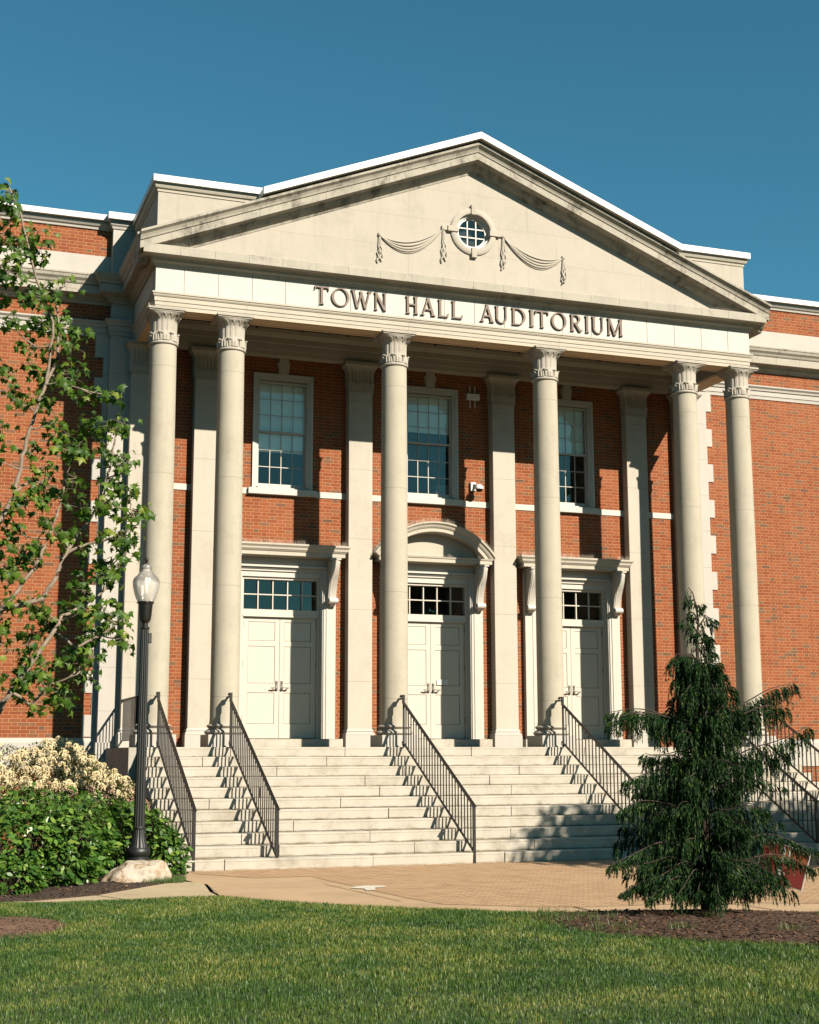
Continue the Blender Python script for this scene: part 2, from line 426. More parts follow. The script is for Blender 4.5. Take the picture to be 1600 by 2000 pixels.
# dark rooms behind the openings and the mass of the building
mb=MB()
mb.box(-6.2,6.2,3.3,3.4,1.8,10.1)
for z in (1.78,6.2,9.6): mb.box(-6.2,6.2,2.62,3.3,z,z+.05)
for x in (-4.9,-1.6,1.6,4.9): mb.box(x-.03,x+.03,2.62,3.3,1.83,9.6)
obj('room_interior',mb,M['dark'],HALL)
for sx,x0,x1 in ((-1,-13.5,-6.22),(1,6.22,15.5)):
    mb=MB(); mb.box(x0,x1,WY,WY+.35,1.98,10.45); obj('wing_wall',mb,M['brick'],HALL)
    mb=MB(); mb.box(x0,x1,WY-.03,WY+.32,.9,1.4); mb.box(x0,x1,WY-.005,WY+.35,-.1,.9)
    obj('base_course',mb,M['brick'],HALL)
    mb=MB(); mb.sweep([(x0,WY),(x1,WY)],[(-.1,1.40),(.05,1.40),(.05,1.90),(.02,1.985),(-.1,1.985)]); obj('water_table',mb,M['quoin'],HALL)
    mb=MB(); mb.box(x0,x1,WY-.04,WY+.3,11.33,11.93); obj('attic_wall',mb,M['brick'],HALL)
mb=MB(); mb.box(-13.5,15.5,3.45,14,-.1,11.9); obj('rear_block',mb,M['brick'],HALL)
mb=MB(); mb.box(-13.4,15.4,WY+.28,13.9,11.9,11.98); obj('light_block_lid',mb,M['dark'],HALL)  # unseen lid added to keep light out of the building

# quoins and corner piers
for s in (-1,1):
    mb=MB(); mb.box(*sorted((s*6.19,s*6.62)),PY-.02,WY+.1,0,9.72); mb.box(*sorted((s*6.17,s*6.62)),PY-.02,WY+.1,10.02,10.37)
    mb.box(*sorted((s*6.19,s*6.66)),PY-.06,WY+.1,0,1.90)
    obj('corner_pier',mb,M['quoin'],HALL)
    mb=MB(); z=9.72; k=0
    while z>2.0:
        wdt=6.72 if k%2==1 else 6.88
        z2=max(1.985,z-.406)
        mb.bbox(*sorted((s*6.60,s*wdt)),WY-.022-.001*(k%2),WY+.05,z2,z,b=.004); z=z2; k+=1
    obj('quoin',mb,M['quoin'],HALL)
# string course round wing and pier
SC=[(-.05,9.72),(.02,9.72),(.025,9.80),(.04,9.80),(.045,9.90),(.07,9.91),(.08,9.95),(.12,9.99),(.12,10.02),(-.05,10.04)]
for s in (-1,1):
    path=[(-13.5,WY),(-6.62,WY),(-6.62,PY-.02),(-6.17,PY-.02)] if s<0 else [(6.17,PY-.02),(6.62,PY-.02),(6.62,WY),(15.5,WY)]
    mb=MB(); mb.sweep(path,SC); obj('string_course',mb,M['quoin'],HALL)
# main cornice (bed mould and corona) all the way round wing, pier and portico
BED=[(-.05,10.36),(.03,10.36),(.045,10.40),(.09,10.43),(.10,10.47),(.13,10.50),(.265,10.505),(.265,10.66),(.25,10.675),(-.05,10.70)]
full=[(-13.5,WY),(-6.62,WY),(-6.62,PY-.02),(-XF,PY-.02),(-XF,FY),(XF,FY),(XF,PY-.02),(6.62,PY-.02),(6.62,WY),(15.5,WY)]
mb=MB(); mb.sweep(full,BED); obj('cornice',mb,M['corn'],HALL)
CYM=[(-.05,10.68),(.27,10.68),(.285,10.70),(.30,10.735),(.345,10.78),(.36,10.83),(.375,10.845),(.375,10.875),(-.05,10.95)]
for s in (-1,1):
    path=full[:4]+[(-XF,FY-.2)] if s<0 else [(XF,FY-.2)]+full[6:]
    mb=MB(); mb.sweep(path,CYM); obj('gutter_mould',mb,M['corn'],HALL)
# blocking course above the wing cornice, parapet mouldings and copings
for s in (-1,1):
    x0,x1=(-13.5,-6.19) if s<0 else (6.19,15.5)
    mb=MB(); mb.box(x0,x1,WY-.08,WY+.3,10.90,11.345); obj('blocking_course',mb,M['quoin'],HALL)
    xa,xb=(x0,-6.68) if s<0 else (6.68,x1)
    mb=MB(); mb.sweep([(xa,WY-.04),(xb,WY-.04)],[(-.1,11.89),(.03,11.89),(.04,11.93),(.07,11.95),(.10,11.99),(.10,12.04),(-.1,12.04)]); obj('parapet_mould',mb,M['quoin'],HALL)
    mb=MB(); mb.box(xa,xb,WY-.22,WY+.35,12.045,12.16); obj('coping',mb,M['coping'],HALL)
    # small attic pier
    a,b=sorted((s*6.19,s*6.64)); mb=MB(); mb.box(a,b,PY-.04,WY+.2,10.9,11.90); 
    mb.sweep([(a,WY),(a,PY-.04),(b,PY-.04),(b,WY)],[(-.1,11.88),(.02,11.88),(.03,11.92),(.06,11.95),(.07,12.03),(-.1,12.03)])
    obj('attic_pier',mb,M['quoin'],HALL)
    mb=MB(); mb.box(a-.12,b+.12,PY-.2,WY+.34,12.035,12.17); obj('coping',mb,M['coping'],HALL)
    # parapet block beside the pediment
    a,b=sorted((s*6.17,s*3.4)); mb=MB(); mb.box(a,b,-.14,PY+.3,10.8,11.84)
    obj('parapet_block',mb,M['tymp'],HALL)
    mb=MB(); pp=[(-6.17,PY+.3),(-6.17,-.14),(-3.3,-.14)] if s<0 else [(3.3,-.14),(6.17,-.14),(6.17,PY+.3)]
    mb.sweep(pp,[(-.2,11.80),(.015,11.80),(.02,11.84),(.05,11.86),(.07,11.90),(.07,11.945),(-.2,11.945)]); obj('parapet_mould',mb,M['arch'],HALL)
    mb=MB(); a,b=sorted((s*6.28,s*(4.05 if s<0 else 4.0))); mb.box(a,b,-.27,PY+.5,11.95,12.075); obj('coping',mb,M['coping'],HALL)

# architrave with three fasciae, frieze and letters
ARC=[(-.46,9.565),(-.015,9.565),(-.015,9.63),(-.005,9.632),(-.005,9.705),(.008,9.707),(.008,9.785),(.02,9.79),(.035,9.815),(.035,9.835),(.05,9.84),(.05,9.872),(-.46,9.872)]
mb=MB(); mb.sweep([(-XF,PY),(-XF,FY),(XF,FY),(XF,PY)],ARC); obj('architrave',mb,M['arch'],HALL)
mb=MB()
e=.0035
for i in range(20):
    a=-XF+.005 if i==0 else -6.30+.63*i+e; b=XF-.005 if i==19 else -6.30+.63*(i+1)-e
    a=max(a,-XF+.001);b=min(b,XF-.001)
    mb.bbox(a,b,FY,FY+.2,9.872,10.37,b=.003)
mb.box(-XF+.02,XF-.02,FY+.012,FY+.3,9.872,10.37)
for s in (-1,1):
    for k in range(4):
        y0=FY+.21+k*.57; x0,x1=sorted((s*XF,s*(XF-.3)))
        mb.box(x0,x1,y0+e,min(y0+.57-e,PY-.03),9.872,10.37)
    x0,x1=sorted((s*(XF-.012),s*(XF-.3))); mb.box(x0,x1,FY+.2,PY-.03,9.873,10.369)
FR=obj('frieze',mb,M['frieze'],HALL)

def glyph(ch,x0,x1,z0,h,y):
    mb=MB(); W=x1-x0; T=.046; t=.028; sf=.020; k=[0]
    def P(pts):
        mb.prism_y([(x0+a,z0+b) for a,b in pts],y-.0008*k[0],FY+.002); k[0]+=1
    def V(cx,wd,za=0,zb=None,serb=True,sert=True):
        zb=h if zb is None else zb
        P([(cx-wd/2,za),(cx+wd/2,za),(cx+wd/2,zb),(cx-wd/2,zb)])
        for f,zz,d in ((serb,za,1),(sert,zb,-1)):
            if f: P([(cx-wd/2-sf,zz),(cx+wd/2+sf,zz),(cx+wd/2+sf*.6,zz+d*.014),(cx+wd/2,zz+d*.030),(cx-wd/2,zz+d*.030),(cx-wd/2-sf*.6,zz+d*.014)])
    def D(ax,az,bx,bz,wd):
        dx,dz=bx-ax,bz-az; L=math.hypot(dx,dz); off=wd/2*L/abs(dz) if abs(dz)>1e-6 else 0
        P([(ax-off,az),(ax+off,az),(bx+off,bz),(bx-off,bz)])
    def Hb(a,b,zc,wd): P([(a,zc-wd/2),(b,zc-wd/2),(b,zc+wd/2),(a,zc+wd/2)])
    def ring(cx,cz,rx,rz,a0,a1,t0,t1,n=28):
        # thickness is heavier at the sides (t1) than at top and bottom (t0)
        vs=[];m=n+1
        for yy in (y-.0008*k[0],FY+.002):
            for i in range(m):
                a=a0+(a1-a0)*i/n; c,s_=math.cos(a),math.sin(a)
                th=t0+(t1-t0)*abs(c)**1.3
                vs.append((x0+cx+rx*c,yy,z0+cz+rz*s_)); vs.append((x0+cx+(rx-th)*c,yy,z0+cz+(rz-min(th,t1)*(.62+.38*abs(c)))*s_))
        k[0]+=1; fs=[];o=2*m
        for i in range(n):
            a=2*i
            fs+= [(a,a+2,a+3,a+1),(o+a,o+a+1,o+a+3,o+a+2),(a,o+a,o+a+2,a+2),(a+1,a+3,o+a+3,o+a+1)]
        mb.add(vs,fs)
    q=math.pi
    if ch=='T':
        V(W/2,T,sert=False); Hb(.004,W-.004,h-.014,.028)
        P([(0,h-.075),(.014,h-.072),(.03,h-.026),(.006,h-.004)]); P([(W,h-.075),(W-.014,h-.072),(W-.03,h-.026),(W-.006,h-.004)])
    elif ch=='O': ring(W/2,h/2,W/2,h/2+.006,0,2*q,.026,T+.002,48)
    elif ch=='W':
        D(.035,h,W*.30,0,T);D(W*.30,0,W*.52,h*.96,t);D(W*.48,h*.96,W*.70,0,T);D(W*.70,0,W-.03,h,t)
        for c in (.035,W-.03): Hb(c-.04,c+.04,h-.008,.016)
    elif ch=='N':
        V(.045,t);V(W-.035,t,serb=False);D(.04,h,W-.035,0,T)
    elif ch=='H': V(.048,T);V(W-.048,T);Hb(.05,W-.05,h*.53,t)
    elif ch=='A':
        D(.035,0,W*.5,h*1.02,t);D(W-.045,0,W*.49,h*1.02,T);Hb(W*.24,W*.76,h*.34,t)
        Hb(0,.075,.008,.016);Hb(W-.09,W,.0085,.017)
    elif ch=='L':
        V(.048,T);Hb(.05,W-.015,.014,.028);P([(W-.06,.024),(W-.012,.0),(W,.085),(W-.013,.082)])
    elif ch=='U':
        V(.046,T,h*.30,serb=False);V(W-.038,t,h*.30,serb=False)
        ring(W/2-.0,h*.31,W/2-.0235,h*.315,q,2*q,.028,T*.82,24)
    elif ch=='D':
        V(.048,T);Hb(.03,W*.45,.0135,.027);Hb(.03,W*.45,h-.0135,.027);ring(W*.38,h/2,W*.62,h/2,-q/2,q/2,.027,T,28)
    elif ch=='I': V(W/2,T)
    elif ch=='R':
        V(.048,T);Hb(.05,W*.42,h-.0135,.027);Hb(.05,W*.42,h*.49,.026);ring(W*.40,h*.735,W*.40,h*.265,-q/2,q/2,.026,T*.95,22)
        D(W-.06,.0,W*.40,h*.49,T);P([(W-.09,.0),(W,.035),(W-.01,.048),(W-.06,.03)])
    elif ch=='M':
        V(.04,t);V(W-.05,T);D(.045,h,W*.48,0,T);D(W*.48,0,W-.05,h,t)
    return mb
LET=[('T',-3.23,-2.95),('O',-2.9,-2.55),('W',-2.51,-2.12),('N',-2.07,-1.81),('H',-1.43,-1.17),('A',-1.12,-0.82),('L',-0.77,-0.55),('L',-0.49,-0.26),('A',0.11,0.4),('U',0.42,0.69),('D',0.77,1.07),('I',1.15,1.25),('T',1.28,1.57),('O',1.63,1.96),('R',2.04,2.32),('I',2.36,2.47),('U',2.52,2.79),('M',2.86,3.22)]
for ch,a,b in LET:
    obj('letter',glyph(ch,a,b,9.955,.345,FY-.038),M['bronze'],FR)

# soffit panels, ceiling, beams
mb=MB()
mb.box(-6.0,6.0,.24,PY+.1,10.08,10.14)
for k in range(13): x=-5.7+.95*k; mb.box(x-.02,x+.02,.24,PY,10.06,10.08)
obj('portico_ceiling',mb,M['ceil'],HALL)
mb=MB(); mb.sweep([(-6.2,PY-.24),(6.2,PY-.24)],[(-.26,9.565),(.0,9.565),(.0,9.66),(.015,9.665),(.015,9.80),(.03,9.81),(.03,9.92),(.05,9.94),(.09,10.0),(.10,10.08),(-.26,10.08)]); obj('wall_architrave',mb,M['arch'],HALL)
mb=MB()
for a,b in zip(CX[:-1],CX[1:]):
    x0,x1=a+.30,b-.30; mb.box(x0,x1,-.215,.215,9.5585,9.5655)
    mb.box(x0,x1,-.19,-.13,9.551,9.559); mb.box(x0,x1,.13,.19,9.551,9.559); mb.box(x0,x0+.06,-.13,.13,9.551,9.559); mb.box(x1-.06,x1,-.13,.13,9.551,9.559)
for s in (-1,1):
    a,b=sorted((s*6.165,s*5.77)); mb.box(a,b,.36,PY-.25,9.552,9.5645)
obj('soffit_panel',mb,M['tan'],HALL)

# tympanum with round hole
def tymp():
    mb=MB(); n=64; cx,cz,r=0,11.775,.37; y=-.19
    A=(-6.25,10.60);B=(6.25,10.60);C_=(0,13.10)
    def hit(a):
        d=(math.cos(a),math.sin(a)); best=1e9
        for p,q_ in ((A,B),(B,C_),(C_,A)):
            ex,ez=q_[0]-p[0],q_[1]-p[1]; det=d[0]*(-ez)+ex*d[1]
            if abs(det)<1e-9: continue
            px,pz=p[0]-cx,p[1]-cz
            t=(px*(-ez)+ex*pz)/det; u=(d[0]*pz-d[1]*px)/det
            if t>0 and -1e-6<=u<=1+1e-6: best=min(best,t)
        return best
    angs=[2*math.pi*k/n for k in range(n)]+[math.atan2(p[1]-cz,p[0]-cx)%(2*math.pi) for p in (A,B,C_)]
    angs=sorted(set(angs)); m_=len(angs); vs=[]
    for a in angs:
        t=hit(a); vs+=[(cx+r*math.cos(a),y,cz+r*math.sin(a)),(cx+t*math.cos(a),y,cz+t*math.sin(a)),(cx+r*math.cos(a),y+.3,cz+r*math.sin(a))]
    fs=[]
    for i in range(m_):
        j=(i+1)%m_; fs+=[(3*i,3*i+1,3*j+1,3*j),(3*i,3*j,3*j+2,3*i+2)]
    return mb.add(vs,fs)
obj('tympanum',tymp(),M['tymp'],HALL)
def ringmesh(cx,cz,prof,n=64):
    """profile of (r,y) swept round an axis along y"""
    mb=MB(); vs=[]; m_=len(prof)
    for k in range(n):
        a=2*math.pi*k/n
        for r,y in prof: vs.append((cx+r*math.cos(a),y,cz+r*math.sin(a)))
    fs=[]
    for k in range(n):
        for j in range(m_): 
            a=k*m_+j;b=k*m_+(j+1)%m_;c=((k+1)%n)*m_+j;d=((k+1)%n)*m_+(j+1)%m_
            fs.append((a,b,d,c))
    return mb.add(vs,fs)
mb=ringmesh(0,11.775,[(.36,-.12),(.36,-.225),(.375,-.235),(.44,-.235),(.465,-.225),(.48,-.215),(.48,-.12)])
for dx,dz,hw,hh in ((0,.44,.055,.10),(0,-.44,.055,.10),(.44,0,.11,.055),(-.44,0,.11,.055)):
    mb.bbox(dx-hw,dx+hw,-.258,-.15,11.775+dz-hh,11.775+dz+hh,b=.006)
for dx in (-.60,.60): mb.bbox(dx-.07,dx+.07,-.232,-.17,11.735,11.82)
OC=obj('round_window',mb,M['tymp'],HALL,smooth=30)
mb=ringmesh(0,11.775,[(.375,-.05),(.375,-.17),(.35,-.175),(.335,-.15),(.315,-.15),(.31,-.12),(.275,-.12),(.27,-.08),(.27,-.05)]); 
for q in (-.09,.09):
    hh=math.sqrt(.28**2-q*q)
    mb.box(q-.011,q+.011,-.112,-.07,11.775-hh,11.775+hh); mb.box(-hh,hh,-.1105,-.071,11.775+q-.011,11.775+q+.011)
obj('frame',mb,M['paint'],OC,smooth=30)
mb=MB(); mb.prism_y([(.29*math.cos(2*math.pi*k/40),11.775+.29*math.sin(2*math.pi*k/40)) for k in range(40)],-.085,-.08); obj('glass',mb,M['glass'],OC)
mb=MB(); mb.prism_y([(.37*math.cos(2*math.pi*k/40),11.775+.37*math.sin(2*math.pi*k/40)) for k in range(40)],.1,.11); obj('dark_backing',mb,M['dark'],OC)  # plain dark disc closing the opening behind the glass

# festoons of carved drapery
for s in (-1,1):
    mb=MB()
    xa,za=s*.63,11.755; xb,zb=s*1.94,11.47
    for k,(sag,rd,yo) in enumerate(((.20,.016,-.212),(.27,.024,-.222),(.335,.028,-.228),(.385,.022,-.222),(.42,.012,-.21))):
        pts=[];rr=[]
        for i in range(17):
            t=i/16; x=xa+(xb-xa)*t; z=za+(zb-za)*t-sag*4*t*(1-t)*(1+.15*(t-.5)); pts.append((x,yo+.012,z)); rr.append(rd*(.35+.65*math.sin(math.pi*t)))
        mb.tube(pts,rr,8)
    for (x,z0,z1,sg) in ((xa,za,11.08,1),(xb,zb,10.93,-1)):
        mb.lathe(x,-.2,[(.001,z0+.05),(.035,z0+.035),(.045,z0+.0),(.03,z0-.035),(.001,z0-.045)],12)
        H_=z0-z1
        for j,dx in enumerate((-.028,-.006,.016,.034)):
            ln=H_*(1,.86,.93,.78)[j]; pts=[];rr=[]
            for i in range(12):
                t=i/11; zig=(.018*math.sin(t*22+j) if t>.45 else 0)
                pts.append((x+dx*(.3+1.2*t)+zig*s,-.205-.008*(j%2),z0-.02-ln*t)); rr.append(.011+.012*t*(1-.7*max(0,t-.85)/.15)+.004*abs(math.sin(t*20)))
            mb.tube(pts,rr,7)
    obj('festoon',mb,M['tymp'],HALL,smooth=50)

# raking cornice, coping, roof
def rake(prof,xL,xR,z0=13.48,sl=.4,ridge=True):
    mb=MB(); st=[xL,0,xR] if xL<0<xR else [xL,xR]; n=len(prof); vs=[]
    for x in st:
        for y,h in prof: vs.append((x,y,z0-sl*abs(x)+h))
    fs=[]
    for i in range(len(st)-1):
        for k in range(n): a=i*n+k;b=i*n+(k+1)%n; fs.append((a,b,b+n,a+n))
    fs+=[tuple(range(n)),tuple(range(len(st)*n-1,(len(st)-1)*n-1,-1))]
    return mb.add(vs,fs)
RP=[(-.15,-.50),(-.20,-.50),(-.215,-.45),(-.26,-.435),(-.30,-.38),(-.33,-.33),(-.487,-.315),(-.487,-.185),(-.475,-.175),(-.50,-.165),(-.51,-.13),(-.535,-.085),(-.575,-.055),(-.59,-.045),(-.59,0),(.3,0),(.3,-.50)]
obj('raking_cornice',rake(RP,-6.52,6.52),M['rake'],HALL)
mb=rake([(-.68,.05),(-.68,.175),(-.67,.185),(.2,.185),(.2,.05)],-4.33,4.40); obj('coping',mb,M['coping'],HALL)
mb=rake([(-.50,-.02),(-.50,.05),(.2,.05),(.2,-.02)],-4.28,4.35); obj('coping_shade_strip',mb,M['dark'],HALL)  # dark strip painted in as the shade beneath the coping
mb=rake([(-.1,-.30),(-.1,.0),(PY+2,.0),(PY+2,-.30)],-3.6,3.6); 
mb.box(-6.1,6.1,-.1,PY+.3,10.40,10.75)
obj('portico_roof',mb,M['dark'],HALL)

# ---------------------------------------------------------------- bird spikes
def spikes(mb,pts,h=.10,r=.0014,lean=.35,seed=3):
    rd=random.Random(seed)
    for x,y,z in pts:
        for d in (-1,1):
            if rd.random()<.1: continue
            hh=h*rd.uniform(.8,1.15); tx=rd.uniform(-.02,.02); ty=-d*lean*hh+rd.uniform(-.01,.01)
            a=Vector((x,y,z)); b=Vector((x+tx,y+ty,z+hh))
            vs=[(a.x-r,a.y,a.z),(a.x+r,a.y,a.z),(a.x,a.y+r*1.6,a.z),tuple(b)]
            mb.add(vs,[(0,1,3),(1,2,3),(2,0,3)])
mb=MB(); spikes(mb,[(x,-.40+.02*math.sin(x*9),10.67) for x in np.arange(-5.9,6.1,.022)],h=.10); 
obj('bird_spikes',mb,M['spike'],HALL,fix=False)

# ---------------------------------------------------------------- columns
def capital_round(cx,cy):
    mb=MB(); n=96; prof=[]
    zs=[8.985,9.0,9.02,9.06,9.10,9.15,9.2,9.25,9.3,9.34,9.38,9.41,9.44,9.465,9.485,9.505]
    vs=[]
    for z in zs:
        t=(z-8.985)/(9.505-8.985)
        rc=.236+.010*t+ (.060*max(0,(t-.70)/.30)**1.8)
        for k in range(n):
            a=2*math.pi*k/n; c,s_=math.cos(a),math.sin(a)
            sq=.315/max(abs(c),abs(s_)); wq=max(0,(t-.70)/.30)**1.8
            r=rc*(1-wq)+min(sq,.425)*wq*.99
            leaf=abs(math.sin(8*a))           # water leaves
            fl=.013*(1-leaf)**.8 if t<.92 else 0
            fl2=.006*(abs(math.sin(24*a)))
            if t<.25:                          # acanthus row at the foot
                r+=.014+.016*abs(math.sin(4*a+math.pi/2))+.008*math.sin(32*a)
            r-= (fl+fl2)*(.9 if t>.25 else .3)
            vs.append((cx+r*c,cy+r*s_,z))
    fs=[]
    for i in range(len(zs)-1):
        for k in range(n): a=i*n+k;b=i*n+(k+1)%n; fs.append((a,b,b+n,a+n))
    mb.add(vs,fs)
    # curled leaf tips
    for k in range(8):
        a=k*math.pi/4+math.pi/8
        pts=[];rr=[]
        for i in range(9):
            u=(i/8-.5)*2; aa=a+u*.21; rad_=.278-.022*u*u; pts.append((cx+rad_*math.cos(aa),cy+rad_*math.sin(aa),9.128-.022*u*u)); rr.append(.013*(1-abs(u)**2.5)+.003)
        mb.tube(pts,rr,8)
        mb.tube([(cx+q*math.cos(a),cy+q*math.sin(a),z) for q,z in ((.252,9.0),(.258,9.05),(.266,9.09),(.274,9.12))],[.006,.008,.010,.011],6)
    # pointed tops of the water leaves under the abacus
    for k in range(16):
        a=k*math.pi/8+math.pi/16
        c,s_=math.cos(a),math.sin(a)
        for sg in (-1,1):
            pts=[]
            for i in range(6):
                t=i/5; aa=a+sg*(math.pi/16)*(1-t**1.6)*.95
                sq=min(.315/max(abs(math.cos(aa)),abs(math.sin(aa))),.425); z=9.40+.075*t
                tt=(z-8.985)/.52; rc=.246+.060*max(0,(tt-.70)/.30)**1.8; wq=max(0,(tt-.70)/.30)**1.8
                r=rc*(1-wq)+sq*wq+.004
                pts.append((cx+r*math.cos(aa),cy+r*math.sin(aa),z))
            mb.tube(pts,.005,4)
    # abacus
    mb.lathe(cx,cy,[(.30,9.49),(.30,9.515)],40)
    mb.box(cx-.315,cx+.315,cy-.315,cy+.315,9.505,9.53); mb.box(cx-.335,cx+.335,cy-.335,cy+.335,9.53,9.5655)
    return mb
def col_parts(i):
    cx=CX[i]; cy=0
    rs=[(.262,2.20),(.256,2.25)]+[(.2535-.0145*max(0,(k/16-.25)/.75)**1.7,2.3+(8.90-2.3)*k/16) for k in range(17)]+[(.236,8.93),(.243,8.935)]
    mb=MB(); mb.lathe(cx,cy,rs,48)
    c=obj('column',mb,M['shaft'],HALL,smooth=40)
    mb=MB(); mb.lathe(cx,cy,[(.245,8.92),(.262,8.93),(.268,8.948),(.262,8.966),(.248,8.975),(.243,8.99)],48)
    a=obj('capital',capital_round(cx,cy),M['cap'],c,smooth=45); obj('astragal',mb,M['cap'],c,smooth=60)
    pr=[(.30,2.015)]
    for k in range(9): t=k/8; pr.append((.305+.04*math.sin(math.pi*t),2.018+.082*t))
    pr+=[(.30,2.105)]
    for k in range(7): t=k/6; pr.append((.298-.028*math.sin(math.pi*t),2.108+.035*t))
    for k in range(8): t=k/7; pr.append((.283+.025*math.sin(math.pi*t),2.145+.048*t))
    pr+=[(.275,2.195),(.262,2.205)]
    mb=MB(); mb.lathe(cx,cy,pr,48); obj('base',mb,M['cap'],c,smooth=50)
    mb=MB(); mb.box(cx-.345,cx+.345,cy-.345,cy+.345,1.803,2.016); obj('plinth',mb,M['quoin'],c)
    mb=MB(); spikes(mb,[(cx-.32+.64*k/26,cy-.29,9.566) for k in range(27)],h=.08,r=.0011,seed=i)
    if i==0: spikes(mb,[(cx-.31,cy-.3+.6*k/24,9.566) for k in range(25)],h=.09,r=.0016,seed=9)
    obj('bird_spikes',mb,M['spike'],c,fix=False)
    return c
for i in range(6): col_parts(i)

# ---------------------------------------------------------------- pilasters
def pil_parts(i):
    cx=CX[i]; y=2.06; hw=.25
    mb=MB(); mb.bbox(cx-hw,cx+hw,y,PY+.05,2.13,8.95,b=.005)
    p=obj('pilaster',mb,M['pil'],HALL)
    # capital: sheet of reeds flaring at the top, on three sides
    mb=MB(); nx=64; zs=[8.985,9.02,9.06,9.10,9.14,9.15,9.22,9.30,9.36,9.41,9.45,9.48,9.505]
    def off(t): return .012+.095*max(0,(t-.74)/.26)**1.6
    def relief(u,t):
        if t<.28: return .010*abs(math.sin(u*22))+.008
        return .024*(abs(math.sin(u*44))**.7)*(1 if t<.88 else .4)
    vs=[];cols=[]
    dpt=PY-y
    path=[]
    for k in range(13): path.append(('L',k/12))
    for k in range(nx+1): path.append(('F',k/nx))
    for k in range(13): path.append(('R',k/12))
    for z in zs:
        t=(z-8.985)/.52; o=off(t)
        for sd,u in path:
            if sd=='F': x=cx-hw-o+(2*hw+2*o)*u; yy=y-o-relief(u*.5,t)
            elif sd=='L': x=cx-hw-o-relief(u*.2,t); yy=PY-(dpt+o)*u
            else: x=cx+hw+o+relief(u*.2,t); yy=y-o+(dpt+o)*u
            vs.append((x,yy,z))
    m_=len(path); fs=[(i*m_+j,i*m_+j+1,(i+1)*m_+j+1,(i+1)*m_+j) for i in range(len(zs)-1) for j in range(m_-1)]
    mb.add(vs,fs)
    for k in range(5):
        xx=cx-.22+.11*k
        mb.prism_y([(xx-.045,9.10),(xx+.045,9.10),(xx+.04,9.145),(xx,9.155),(xx-.04,9.145)],y-.045-.001*k,y)
        for sg in (-1,1): mb.tube([(xx+sg*.052*(1-(j/5)**1.6),y-.035-.07*max(0,j/5-.2)**1.5,9.40+.08*j/5) for j in range(6)],.006,4)
    mb.box(cx-.355,cx+.355,y-.11,PY,9.505,9.53); mb.box(cx-.37,cx+.37,y-.125,PY,9.53,9.5655)
    mb.box(cx-hw-.018,cx+hw+.018,y-.02,PY,8.945,8.975); mb.box(cx-hw-.008,cx+hw+.008,y-.01,PY,8.975,8.99)
    obj('capital',mb,M['cap'],p,smooth=40)
    mb=MB()
    BP=[(-.05,2.04),(.045,2.04),(.05,2.06),(.045,2.08),(.025,2.09),(.02,2.11),(.03,2.125),(.02,2.14),(.0,2.17),(-.05,2.17)]
    mb.sweep([(cx-hw,PY),(cx-hw,y),(cx+hw,y),(cx+hw,PY)],BP); mb.bbox(cx-hw-.055,cx+hw+.055,y-.055,PY,1.803,2.04,b=.004)
    obj('base',mb,M['quoin'],p)
for i in range(6): pil_parts(i)

# ---------------------------------------------------------------- windows
def window(c,blind_to):
    y=PY-.03
    mb=MB()
    # moulded casing
    o,z0,z1=.62,6.885,9.235; i_=.50
    prof_w=[(0,0,y+.1),(0,0,y),(.035,.035,y-.012),(.05,.05,y),(.085,.085,y+.01),(.12,.12,y+.03)]
    for (ax0,ax1,az0,az1,yy) in ((o,.575,z0,z1,y-.015),(.575,.535,z0,z1-.045,y+.0),(.535,.495,z0,z1-.085,y+.02)):
        d=ax0-ax1
        for s in (-1,1): a,b=sorted((c+s*ax0,c+s*ax1)); mb.box(a,b,yy,PY+.2,az0,az1)
        mb.box(c-ax1,c+ax1,yy+.0005,PY+.2,az1-d,az1)
    mb.box(c-.60,c+.60,y+.02,PY+.2,z0,z0+.03)
    w_=obj('window',mb,M['paint'],HALL)
    # sashes: four by three panes in each
    mb=MB(); gx=.465
    for (za,zb,ys) in ((8.035,9.09,PY+.055),(6.915,8.075,PY+.095)):
        st=.035
        mb.box(c-gx-st,c-gx,ys,ys+.04,za,zb);mb.box(c+gx,c+gx+st,ys,ys+.04,za,zb)
        lo=.085 if za<7 else .035; hi=.04
        mb.box(c-gx,c+gx,ys,ys+.04,za,za+lo);mb.box(c-gx,c+gx,ys,ys+.04,zb-hi,zb)
        for k in (1,2,3): x=c-gx+2*gx*k/4; mb.box(x-.007,x+.007,ys+.006,ys+.03,za+lo,zb-hi)
        for k in (1,2): z=za+lo+(zb-hi-za-lo)*k/3; mb.box(c-gx,c+gx,ys+.008,ys+.028,z-.007,z+.007)
    obj('sash',mb,M['paint'],w_)
    mb=MB(); mb.box(c-gx,c+gx,PY+.075,PY+.077,8.06,9.06); mb.box(c-gx,c+gx,PY+.115,PY+.117,6.98,8.05); obj('glass',mb,M['glass'],w_)
    mb=MB(); mb.box(c-.5,c+.5,PY+.17,PY+.175,blind_to,9.15); obj('blind',mb,M['blind'],w_)
    mb=MB(); mb.bbox(c-.70,c+.70,PY-.09,PY+.05,6.755,6.88); obj('sill',mb,M['frieze'],w_)
    mb=MB(); mb.prism_y([(c-.10,9.24),(c+.10,9.24),(c+.135,9.48),(c-.135,9.48)],PY-.045,PY+.02); mb.prism_y([(c-.075,9.24),(c+.075,9.24),(c+.10,9.562),(c-.10,9.562)],PY-.06,PY+.02)
    obj('keystone',mb,M['pil'],w_)
    return w_
window(BAYS[0],7.66); window(BAYS[1],8.3); window(BAYS[2],8.05)
